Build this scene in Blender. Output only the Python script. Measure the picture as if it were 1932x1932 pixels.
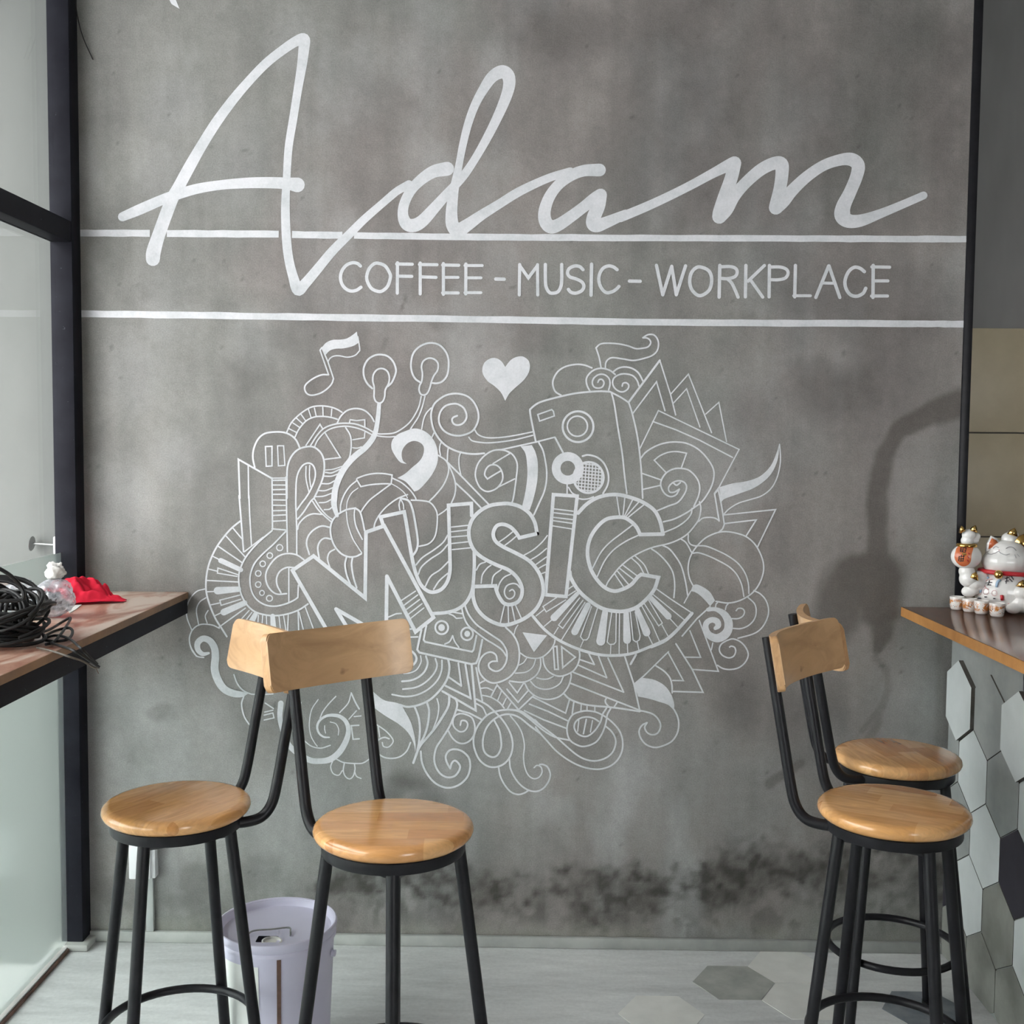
import bpy, bmesh, math, random
import numpy as np
from mathutils import Vector, Matrix

for o in list(bpy.data.objects):
    bpy.data.objects.remove(o)
SC = bpy.context.scene
COL = SC.collection
rnd = random.Random(7)

# ------------------------------------------------------------------ camera
# world: X along the painted wall, Y into the wall (wall face at Y=0), Z up, metres
FPX = 2150.0
CAM = np.array([0.0, -3.34, 1.52])
_y = np.array([(997 - 966) / FPX, (966 - 830) / FPX, -1.0]); _y /= np.linalg.norm(_y)
_z = np.array([0.0095, 1.0, 0.0]); _z = _z - _z.dot(_y) * _y; _z /= np.linalg.norm(_z)
_x = np.cross(_y, _z)
ROT = np.array([_x, _y, _z])
cd = bpy.data.cameras.new('camera')
cd.sensor_width = 36.0
cd.lens = FPX / 1932 * 36.0
cd.clip_start = 0.05
cam = bpy.data.objects.new('camera', cd)
cam.matrix_world = Matrix.Translation(Vector(CAM)) @ Matrix([list(r) for r in ROT]).to_4x4()
COL.objects.link(cam)
SC.camera = cam

# ------------------------------------------------------------------ sky, exposure
w = bpy.data.worlds.new('overcast_sky'); SC.world = w; w.use_nodes = True
bg = w.node_tree.nodes['Background']
bg.inputs['Color'].default_value = (1.0, 1.0, 1.0, 1)
bg.inputs['Strength'].default_value = 8.0
SC.view_settings.view_transform = 'Standard'
SC.view_settings.look = 'None'
SC.view_settings.gamma = 1.0
SC.view_settings.use_curve_mapping = False
SC.view_settings.exposure = 0.0
SC.cycles.use_denoising = True
SC.cycles.max_bounces = 10
SC.cycles.diffuse_bounces = 6
SC.cycles.transparent_max_bounces = 24
SC.cycles.caustics_reflective = False
SC.cycles.caustics_refractive = True

def ray(u, v):
    return ROT @ np.array([(u - 966) / FPX, (966 - v) / FPX, -1.0])
def onY(u, v, Y=0.0):
    d = ray(u, v); return CAM + d * ((Y - CAM[1]) / d[1])
def onZ(u, v, Z=0.0):
    d = ray(u, v); return CAM + d * ((Z - CAM[2]) / d[2])
def onX(u, v, X=0.0):
    d = ray(u, v); return CAM + d * ((X - CAM[0]) / d[0])

# ------------------------------------------------------------------ materials
def mat(name, color=(.5, .5, .5), rough=.6, metal=0.0, spec=None, **kw):
    m = bpy.data.materials.new(name); m.use_nodes = True
    b = m.node_tree.nodes['Principled BSDF']
    b.inputs['Base Color'].default_value = (*color, 1)
    b.inputs['Roughness'].default_value = rough
    b.inputs['Metallic'].default_value = metal
    if spec is not None: b.inputs['Specular IOR Level'].default_value = spec
    for k, v in kw.items(): b.inputs[k.replace('_', ' ')].default_value = v
    return m
class NT:
    def __init__(s, m): s.t = m.node_tree; s.n = s.t.nodes; s.b = s.n.get('Principled BSDF'); s._tc = None
    def new(s, t, **kw):
        n = s.n.new(t)
        for k, v in kw.items():
            if hasattr(n, k): setattr(n, k, v)
            else: n.inputs[k.replace('_', ' ')].default_value = v
        return n
    def link(s, a, b): s.t.links.new(a, b)
    def coord(s, scale=(1, 1, 1), kind='Object', rot=(0, 0, 0)):
        if s._tc is None: s._tc = s.n.new('ShaderNodeTexCoord')
        mp = s.n.new('ShaderNodeMapping'); mp.inputs['Scale'].default_value = scale
        mp.inputs['Rotation'].default_value = rot
        s.link(s._tc.outputs[kind], mp.inputs['Vector']); return mp.outputs[0]
    def noise(s, scale, detail=4, rough=.55, vec=None, dist=0.0):
        n = s.new('ShaderNodeTexNoise', Scale=scale, Detail=detail, Roughness=rough, Distortion=dist)
        if vec is not None: s.link(vec, n.inputs['Vector'])
        return n.outputs['Fac']
    def ramp(s, fac, stops):
        r = s.n.new('ShaderNodeValToRGB'); e = r.color_ramp.elements
        while len(e) < len(stops): e.new(.5)
        for el, (p, c) in zip(e, stops):
            el.position = p; el.color = (*c, 1) if len(c) == 3 else c
        s.link(fac, r.inputs[0]); return r.outputs[0]
    def mix(s, fac, a, b, blend='MIX'):
        n = s.n.new('ShaderNodeMix'); n.data_type = 'RGBA'; n.blend_type = blend
        for sock, val in ((n.inputs[0], fac), (n.inputs[6], a), (n.inputs[7], b)):
            if isinstance(val, (int, float)): sock.default_value = val
            elif isinstance(val, tuple): sock.default_value = (*val, 1)
            else: s.link(val, sock)
        return n.outputs[2]
    def color(s, out): s.link(out, s.b.inputs['Base Color'])
    def bump(s, h, strength=.2, dist=.01):
        n = s.new('ShaderNodeBump', Strength=strength, Distance=dist)
        s.link(h, n.inputs['Height']); s.link(n.outputs[0], s.b.inputs['Normal'])

def g(v): return (v, v, v)
M = {}
def noisy(name, c1, c2, scale, rough=.7, spec=None, bump=0.0, coords=(1, 1, 1), detail=5, lo=.35, hi=.65, metal=0.0):
    m = mat(name, c1, rough, metal, spec); t = NT(m); v = t.coord(coords)
    f = t.noise(scale, detail, .6, v)
    t.color(t.ramp(f, [(lo, c1), (hi, c2)]))
    if bump: t.bump(t.noise(scale * 6, 4, .6, v), bump, .004)
    M[name] = m; return m
# painted wall: colour map of plaster blotches, stains and light fall-off (vertex colour) x fine grain
m = mat('plaster_wall', rough=.75, spec=.25); t = NT(m)
att = t.new('ShaderNodeAttribute', attribute_name='plaster')
v = t.coord((1, 1, 1))
f1 = t.noise(38, 6, .7, v); f2 = t.noise(260, 3, .6, v); f3 = t.noise(7, 4, .6, t.coord((1.6, 1, .35)))
c = t.mix(1.0, att.outputs['Color'], t.ramp(f1, [(.28, g(.90)), (.72, g(1.08))]), 'MULTIPLY')
c = t.mix(1.0, c, t.ramp(f2, [(.25, g(.80)), (.7, g(1.12))]), 'MULTIPLY')
c = t.mix(1.0, c, t.ramp(f3, [(.3, (.92, .93, .92)), (.7, (1.06, 1.05, 1.05))]), 'MULTIPLY')
t.color(c); t.bump(t.noise(60, 6, .65, v), .22, .006); M['plaster_wall'] = m
noisy('plaster_plain', (.15, .145, .14), (.21, .20, .19), 2.2, .8, .2, .12)
noisy('plaster_dark', (.24, .24, .24), (.36, .36, .355), 2.0, .75, .25, .12, (1, 1, .3))
noisy('outside_plaster', (.16, .17, .163), (.205, .215, .206), 1.7, .85, .2, .1, (1, 1, .3))
noisy('ground', (.55, .55, .54), (.64, .64, .63), 3, .9, .2)
noisy('ceiling_grey', (.44, .44, .44), (.50, .50, .50), 2, .9, .2)
# cement floor, brushed along X
m = mat('cement_floor', rough=.5, spec=.35); t = NT(m); v = t.coord((.55, 2.2, 1))
f = t.noise(2.6, 7, .62, v, .6); f2 = t.noise(16, 5, .7, t.coord((.4, 1.8, 1))); f3 = t.noise(90, 3, .6, t.coord())
c = t.ramp(f, [(.28, (.52, .53, .53)), (.5, (.65, .66, .66)), (.74, (.74, .75, .745))])
c = t.mix(1.0, c, t.ramp(f2, [(.3, g(.86)), (.7, g(1.08))]), 'MULTIPLY')
c = t.mix(1.0, c, t.ramp(f3, [(.3, g(.93)), (.7, g(1.05))]), 'MULTIPLY')
t.color(c); t.bump(f2, .08, .004); M['cement_floor'] = m
noisy('floor_tile_dark', (.32, .33, .31), (.44, .45, .42), 14, .5, .35)
noisy('floor_tile_pale', (.70, .70, .67), (.77, .77, .74), 14, .5, .35)
noisy('floor_tile_blue', (.17, .19, .215), (.25, .27, .29), 18, .5, .35)
noisy('baseboard_cement', (.33, .34, .325), (.43, .44, .42), 9, .7, .2)
# black steel
m = mat('black_steel', (.012, .012, .015), .38, 0, .3); t = NT(m); v = t.coord()
t.color(t.ramp(t.noise(30, 5, .65, v), [(.3, (.006, .006, .008)), (.7, (.014, .014, .018))])); t.bump(t.noise(220, 2, .5, v), .06, .002)
M['black_steel'] = m
m = mat('window_steel', (.028, .030, .038), .6, 0, .10); t = NT(m); v = t.coord()
c = t.ramp(t.noise(9, 6, .65, v), [(.3, (.010, .010, .015)), (.7, (.019, .020, .027))])
c = t.mix(t.ramp(t.noise(70, 3, .7, v), [(.70, g(0)), (.74, g(.5))]), c, (.16, .18, .20))
t.color(c); M['window_steel'] = m
def thin_fresnel(t):                      # Schlick reflectance, the same from both faces of a thin sheet
    lw = t.new('ShaderNodeLayerWeight', Blend=.5)
    pw_ = t.n.new('ShaderNodeMath'); pw_.operation = 'POWER'; t.link(lw.outputs['Facing'], pw_.inputs[0]); pw_.inputs[1].default_value = 5.0
    ma = t.n.new('ShaderNodeMath'); ma.operation = 'MULTIPLY_ADD'; t.link(pw_.outputs[0], ma.inputs[0]); ma.inputs[1].default_value = .9; ma.inputs[2].default_value = .03
    return ma.outputs[0]
# clear glass: thin pane
m = bpy.data.materials.new('clear_glass'); m.use_nodes = True; t = NT(m); t.n.remove(t.b)
tr = t.new('ShaderNodeBsdfTransparent'); tr.inputs[0].default_value = (.972, .978, .976, 1)
gl = t.new('ShaderNodeBsdfGlossy'); gl.inputs['Roughness'].default_value = .02
fr = thin_fresnel(t)
ms = t.n.new('ShaderNodeMixShader'); t.link(fr, ms.inputs[0]); t.link(tr.outputs[0], ms.inputs[1]); t.link(gl.outputs[0], ms.inputs[2])
t.link(ms.outputs[0], t.n['Material Output'].inputs[0]); M['clear_glass'] = m
# frosted film
m = bpy.data.materials.new('frosted_film'); m.use_nodes = True; t = NT(m); t.n.remove(t.b)
rf = t.new('ShaderNodeBsdfRefraction', IOR=1.02, Roughness=.45); rf.inputs['Color'].default_value = (.93, .97, .955, 1)
d2 = t.new('ShaderNodeBsdfDiffuse'); d2.inputs[0].default_value = (.34, .38, .365, 1)
d1 = t.new('ShaderNodeBsdfTranslucent'); d1.inputs[0].default_value = (.40, .44, .425, 1)
gl = t.new('ShaderNodeBsdfGlossy'); gl.inputs['Roughness'].default_value = .18
a0 = t.n.new('ShaderNodeMixShader'); a0.inputs[0].default_value = .5; t.link(d1.outputs[0], a0.inputs[1]); t.link(d2.outputs[0], a0.inputs[2])
a = t.n.new('ShaderNodeMixShader'); a.inputs[0].default_value = .14; t.link(rf.outputs[0], a.inputs[1]); t.link(a0.outputs[0], a.inputs[2])
fr = thin_fresnel(t)
b2 = t.n.new('ShaderNodeMixShader'); t.link(fr, b2.inputs[0]); t.link(a.outputs[0], b2.inputs[1]); t.link(gl.outputs[0], b2.inputs[2])
t.link(b2.outputs[0], t.n['Material Output'].inputs[0]); M['frosted_film'] = m
# wall paint
m = mat('white_paint', (.74, .75, .79), .55, 0, .3); t = NT(m); v = t.coord()
c = t.ramp(t.noise(9, 5, .7, v), [(.30, (.52, .55, .57)), (.55, (.68, .69, .72)), (.75, (.73, .73, .77))])
c = t.mix(1.0, c, t.ramp(t.noise(150, 3, .7, v), [(.3, g(.93)), (.7, g(1.03))]), 'MULTIPLY')
t.color(c); t.bump(t.noise(90, 4, .6, v), .12, .002); M['white_paint'] = m
# glued-strip varnished seat wood
def wood(name, cols, strip=.045, rough=.28, grain=9.0, coat=.35, spec=.5):
    m = mat(name, cols[0], rough, 0, spec); t = NT(m)
    m.node_tree.nodes['Principled BSDF'].inputs['Coat Weight'].default_value = coat
    m.node_tree.nodes['Principled BSDF'].inputs['Coat Roughness'].default_value = .18
    oi = t.n.new('ShaderNodeObjectInfo')
    v = t.coord((1, 1, 1))
    sep = t.n.new('ShaderNodeSeparateXYZ'); t.link(v, sep.inputs[0])
    def mth(op, a, b=None):
        n = t.n.new('ShaderNodeMath'); n.operation = op
        for s_, x in zip(n.inputs, (a, b)):
            if x is None: continue
            if isinstance(x, (int, float)): s_.default_value = x
            else: t.link(x, s_)
        return n.outputs[0]
    row = mth('FLOOR', mth('DIVIDE', sep.outputs['X'], strip))
    off = mth('MULTIPLY', row, .137)
    seg = mth('FLOOR', mth('DIVIDE', mth('ADD', sep.outputs['Y'], off), .17))
    cb = t.n.new('ShaderNodeCombineXYZ'); t.link(row, cb.inputs[0]); t.link(seg, cb.inputs[1]); t.link(mth('MULTIPLY', oi.outputs['Random'], 37.0), cb.inputs[2])
    wn = t.n.new('ShaderNodeTexWhiteNoise'); wn.noise_dimensions = '3D'; t.link(cb.outputs[0], wn.inputs['Vector'])
    base = t.ramp(wn.outputs['Value'], [(0, cols[0]), (.5, cols[1]), (1, cols[2])])
    gr = t.noise(grain, 6, .6, t.coord((7, .9, 4)), 1.2)
    c = t.mix(1.0, base, t.ramp(gr, [(.3, (.80, .76, .72)), (.65, (1.08, 1.06, 1.04))]), 'MULTIPLY')
    kn = t.noise(26, 2, .5, t.coord((1, .6, 1)))
    c = t.mix(t.ramp(kn, [(.73, g(0)), (.80, g(.55))]), c, (.12, .05, .02))
    t.color(c); M[name] = m; return m
wood('seat_wood', [(.58, .255, .078), (.86, .50, .22), (.72, .375, .135)], .050, .22, 9.0, .6)
wood('back_wood', [(.58, .37, .20), (.60, .39, .215), (.59, .38, .205)], 5.0, .32, 5.0, .25)
wood('back_edge', [(.66, .42, .22), (.62, .38, .19), (.60, .36, .18)], 5.0, .4, 9.0, .1)
noisy('shelf_edge_wood', (.20, .115, .065), (.30, .17, .09), 12, .5, .4)
# shelf laminate, dusty
m = mat('shelf_laminate', rough=.36, spec=.5); t = NT(m); v = t.coord((1.2, .5, 1))
f = t.noise(7, 6, .6, v, 1.0)
c = t.ramp(f, [(.34, (.30, .10, .06)), (.46, (.50, .29, .21)), (.58, (.70, .57, .48))])
t.color(c); M['shelf_laminate'] = m
m = mat('counter_laminate', rough=.16, spec=.6); t = NT(m); v = t.coord((2.5, .6, 1))
t.color(t.ramp(t.noise(6, 6, .6, v, .8), [(.35, (.10, .040, .022)), (.65, (.19, .085, .045))])); M['counter_laminate'] = m
noisy('counter_edge', (.40, .185, .055), (.52, .255, .085), 16, .4, .4)
noisy('tile_white', (.52, .56, .56), (.62, .66, .66), 5, .45, .4)
noisy('tile_grey', (.25, .27, .265), (.34, .355, .345), 7, .5, .35)
noisy('tile_dark', (.028, .026, .036), (.042, .040, .052), 8, .45, .4)
noisy('tile_olive', (.19, .195, .175), (.28, .285, .26), 7, .5, .35)
noisy('beige_tile', (.60, .52, .36), (.66, .575, .405), 9, .4, .4)
noisy('grout', (.08, .075, .065), (.12, .11, .10), 30, .9)
noisy('white_plastic', (.74, .75, .77), (.80, .80, .82), 4, .35, .45)
noisy('grey_plastic', (.36, .38, .37), (.44, .46, .45), 8, .5, .4)
noisy('galvanized', (.30, .31, .31), (.42, .43, .42), 30, .35, .5, metal=.8)
noisy('bucket_plastic', (.60, .58, .72), (.66, .64, .77), 4, .42, .4)
noisy('bucket_label', (.80, .81, .79), (.88, .89, .87), 4, .5, .3)
noisy('rust_brown', (.10, .055, .04), (.18, .10, .075), 30, .7)
noisy('paper_white', (.70, .69, .66), (.78, .77, .74), 8, .8)
noisy('cable_black', (.008, .008, .009), (.018, .018, .018), 40, .45, .35)
noisy('cable_end', (.07, .06, .05), (.12, .10, .08), 60, .6)
noisy('cloth_red', (.55, .012, .035), (.74, .022, .055), 12, .85, .2, .15)
noisy('dark_lump', (.03, .035, .045), (.10, .11, .13), 20, .6)
noisy('porcelain', (.84, .83, .81), (.88, .87, .85), 4, .12, .6)
noisy('gold', (.75, .45, .12), (.85, .56, .20), 20, .2, .5, metal=1.0)
noisy('red_enamel', (.50, .018, .03), (.60, .03, .04), 20, .35, .5)
noisy('orange_enamel', (.55, .13, .05), (.68, .20, .08), 40, .25, .5)
noisy('ink_black', (.012, .012, .015), (.03, .03, .035), 30, .4)
noisy('blue_enamel', (.30, .45, .62), (.42, .56, .70), 30, .3)
noisy('grey_ink', (.20, .20, .22), (.28, .28, .30), 30, .5)
noisy('pink_enamel', (.62, .28, .30), (.70, .34, .36), 30, .3)
m = mat('cup_pattern', rough=.15, spec=.6); t = NT(m); v = t.coord((1, 1, 1))
f = t.noise(60, 5, .7, v, 1.0)
sepz = t.n.new('ShaderNodeSeparateXYZ'); t.link(v, sepz.inputs[0])
band = t.ramp(sepz.outputs['Z'], [(.006, g(0)), (.012, g(1)), (.028, g(1)), (.034, g(0))])
mk = t.mix(1.0, t.ramp(f, [(.48, g(0)), (.53, g(1))]), band, 'MULTIPLY')
c = t.mix(mk, (.82, .80, .77), (.55, .22, .06))
mk2 = t.mix(1.0, t.ramp(t.noise(130, 3, .6, v), [(.63, g(0)), (.66, g(1))]), band, 'MULTIPLY')
t.color(t.mix(mk2, c, (.10, .08, .08))); M['cup_pattern'] = m
# thin polythene
m = bpy.data.materials.new('polythene'); m.use_nodes = True; t = NT(m); t.n.remove(t.b)
v = t.coord()
tr = t.new('ShaderNodeBsdfTransparent'); tr.inputs[0].default_value = (.92, .94, .97, 1)
df = t.new('ShaderNodeBsdfDiffuse'); df.inputs[0].default_value = (.80, .82, .88, 1)
tl = t.new('ShaderNodeBsdfTranslucent'); tl.inputs[0].default_value = (.8, .83, .88, 1)
gl = t.new('ShaderNodeBsdfGlossy'); gl.inputs['Roughness'].default_value = .15
a1 = t.n.new('ShaderNodeMixShader'); a1.inputs[0].default_value = .5; t.link(df.outputs[0], a1.inputs[1]); t.link(tl.outputs[0], a1.inputs[2])
a2 = t.n.new('ShaderNodeMixShader'); t.link(t.ramp(t.noise(38, 4, .6, v), [(.34, g(.16)), (.68, g(.75))]), a2.inputs[0]); t.link(tr.outputs[0], a2.inputs[1]); t.link(a1.outputs[0], a2.inputs[2])
a3 = t.n.new('ShaderNodeMixShader'); a3.inputs[0].default_value = .12; t.link(a2.outputs[0], a3.inputs[1]); t.link(gl.outputs[0], a3.inputs[2])
t.link(a3.outputs[0], t.n['Material Output'].inputs[0]); M['polythene'] = m

# ------------------------------------------------------------------ mesh helpers
def link_mesh(name, verts, faces, material, parent=None, smooth=False):
    me = bpy.data.meshes.new(name); me.from_pydata([tuple(map(float, p)) for p in verts], [], faces); me.update()
    if isinstance(material, str): material = M[material]
    me.materials.append(material)
    if smooth: me.polygons.foreach_set('use_smooth', [True] * len(me.polygons))
    o = bpy.data.objects.new(name, me); COL.objects.link(o)
    if parent is not None: o.parent = parent
    return o
def from_bm(name, bm, material, parent=None, smooth=False, angle=None):
    bmesh.ops.recalc_face_normals(bm, faces=bm.faces)
    me = bpy.data.meshes.new(name); bm.to_mesh(me); bm.free()
    me.materials.append(M[material] if isinstance(material, str) else material)
    if smooth: me.polygons.foreach_set('use_smooth', [True] * len(me.polygons))
    if smooth and angle is not None: me.set_sharp_from_angle(angle=math.radians(angle))
    o = bpy.data.objects.new(name, me); COL.objects.link(o)
    if parent is not None: o.parent = parent
    return o
def bm_box(bm, x0, x1, y0, y1, z0, z1, bevel=0.0, seg=2):
    mtx = Matrix.Translation(((x0 + x1) / 2, (y0 + y1) / 2, (z0 + z1) / 2)) @ Matrix.Diagonal((x1 - x0, y1 - y0, z1 - z0, 1))
    r = bmesh.ops.create_cube(bm, size=1.0, matrix=mtx)
    if bevel:
        es = {e for v_ in r['verts'] for e in v_.link_edges}
        bmesh.ops.bevel(bm, geom=list(es), offset=bevel, segments=seg, affect='EDGES', profile=.5)
def box(name, x0, x1, y0, y1, z0, z1, material, parent=None, bevel=0.0):
    bm = bmesh.new(); bm_box(bm, x0, x1, y0, y1, z0, z1, bevel)
    return from_bm(name, bm, material, parent, bool(bevel), 35)
def catmull(pts, n=6, closed=False):
    P = [np.array(p, float) for p in pts]
    if len(P) < 3 and not closed: return P
    out = []; L = len(P)
    rng = range(L) if closed else range(L - 1)
    for i in rng:
        p1, p2 = P[i], P[(i + 1) % L]
        p0 = P[i - 1] if (closed or i > 0) else 2 * p1 - p2
        p3 = P[(i + 2) % L] if (closed or i + 2 < L) else 2 * p2 - p1
        for k in range(n):
            s = k / n
            out.append(.5 * ((2 * p1) + (p2 - p0) * s + (2 * p0 - 5 * p1 + 4 * p2 - p3) * s * s + (3 * p1 - p0 - 3 * p2 + p3) * s ** 3))
    if not closed: out.append(P[-1])
    return out
def bm_tube(bm, pts, r, seg=10, cap=True):
    P = [np.array(p, float) for p in pts]; rings = []
    nrm = None
    for i, p in enumerate(P):
        tg = P[min(i + 1, len(P) - 1)] - P[max(i - 1, 0)]; tg /= (np.linalg.norm(tg) + 1e-12)
        if nrm is None:
            a = np.array([0, 0, 1.0]) if abs(tg[2]) < .9 else np.array([1.0, 0, 0])
            nrm = np.cross(tg, a)
        nrm = nrm - nrm.dot(tg) * tg; nrm /= (np.linalg.norm(nrm) + 1e-12)
        bn = np.cross(tg, nrm)
        rr = r[i] if hasattr(r, '__len__') else r
        rings.append([bm.verts.new(p + rr * (math.cos(2 * math.pi * k / seg) * nrm + math.sin(2 * math.pi * k / seg) * bn)) for k in range(seg)])
    for a, b in zip(rings, rings[1:]):
        for k in range(seg): bm.faces.new((a[k], a[(k + 1) % seg], b[(k + 1) % seg], b[k]))
    if cap:
        bm.faces.new(rings[0][::-1]); bm.faces.new(rings[-1])
def tube(name, pts, r, material, parent=None, seg=10):
    bm = bmesh.new(); bm_tube(bm, pts, r, seg)
    return from_bm(name, bm, material, parent, True, 50)
def bm_lathe(bm, prof, seg=40, mtx=None):
    rings = []
    for (r_, z_) in prof:
        if r_ < 1e-6: rings.append([bm.verts.new((0, 0, z_))])
        else: rings.append([bm.verts.new((r_ * math.cos(2 * math.pi * k / seg), r_ * math.sin(2 * math.pi * k / seg), z_)) for k in range(seg)])
    if mtx is not None:
        for rg in rings:
            for v_ in rg: v_.co = mtx @ v_.co
    for a, b in zip(rings, rings[1:]):
        for k in range(seg):
            k2 = (k + 1) % seg
            if len(a) == 1 and len(b) == 1: continue
            if len(a) == 1: bm.faces.new((a[0], b[k], b[k2]))
            elif len(b) == 1: bm.faces.new((a[k], a[k2], b[0]))
            else: bm.faces.new((a[k], a[k2], b[k2], b[k]))
def lathe(name, prof, material, parent=None, seg=40, mtx=None, angle=40):
    bm = bmesh.new(); bm_lathe(bm, prof, seg, mtx)
    return from_bm(name, bm, material, parent, True, angle)
def bm_ball(bm, c, r, seg=20, rot=None):
    r = (r, r, r) if not hasattr(r, '__len__') else r
    mtx = Matrix.Translation(Vector(c)) @ (rot.to_4x4() if rot else Matrix.Identity(4)) @ Matrix.Diagonal((*r, 1))
    bmesh.ops.create_uvsphere(bm, u_segments=seg, v_segments=max(8, seg * 2 // 3), radius=1.0, matrix=mtx)
def empty(name, loc=(0, 0, 0), rz=0.0):
    o = bpy.data.objects.new(name, None); o.empty_display_size = .05
    o.location = loc; o.rotation_euler = (0, 0, rz); COL.objects.link(o); return o
def tag(o, label=None, cat=None, group=None, kind=None):
    if label: o['label'] = label
    if cat: o['category'] = cat
    if group: o['group'] = group
    if kind: o['kind'] = kind
    return o
def struct(o, label=None): return tag(o, label, None, None, 'structure')
# ================================================================== the setting
XL, XR, H = -1.372, 1.254, 3.05          # painted wall from the window post to its free right end
YR = -6.2                                 # rear of the room
def vnoise(x, y, scale, seed):
    rs = np.random.RandomState(seed); G = rs.rand(128, 128)
    x = np.asarray(x) * scale + 31.7; y = np.asarray(y) * scale + 17.3
    xi = np.floor(x).astype(int); yi = np.floor(y).astype(int); fx = x - xi; fy = y - yi
    fx = fx * fx * (3 - 2 * fx); fy = fy * fy * (3 - 2 * fy)
    a = G[xi % 128, yi % 128]; b = G[(xi + 1) % 128, yi % 128]; c_ = G[xi % 128, (yi + 1) % 128]; d = G[(xi + 1) % 128, (yi + 1) % 128]
    return (a * (1 - fx) + b * fx) * (1 - fy) + (c_ * (1 - fx) + d * fx) * fy
def fbm(x, y, scale, seed, oct=4):
    s = 0; a = .5; tot = 0
    for k in range(oct):
        s = s + a * vnoise(x, y, scale * 2 ** k, seed + k); tot += a; a *= .5
    return s / tot
def sstep(e0, e1, x):
    q = np.clip((x - e0) / (e1 - e0), 0, 1); return q * q * (3 - 2 * q)
def pw(u, v): p = onY(u, v, 0.0); return p[0], p[2]
def capsule(X, Z, pts, r):                # soft distance to a poly-line given in wall metres; r per point
    best = np.full(X.shape, 9.0)
    for (p, q, r0, r1) in zip(pts, pts[1:], r, r[1:]):
        dx, dz = q[0] - p[0], q[1] - p[1]; L2 = dx * dx + dz * dz + 1e-9
        s = np.clip(((X - p[0]) * dx + (Z - p[1]) * dz) / L2, 0, 1)
        d = np.hypot(X - p[0] - s * dx, Z - p[1] - s * dz) / (r0 + (r1 - r0) * s)
        best = np.minimum(best, d)
    return best                            # 1.0 on the outline
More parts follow.
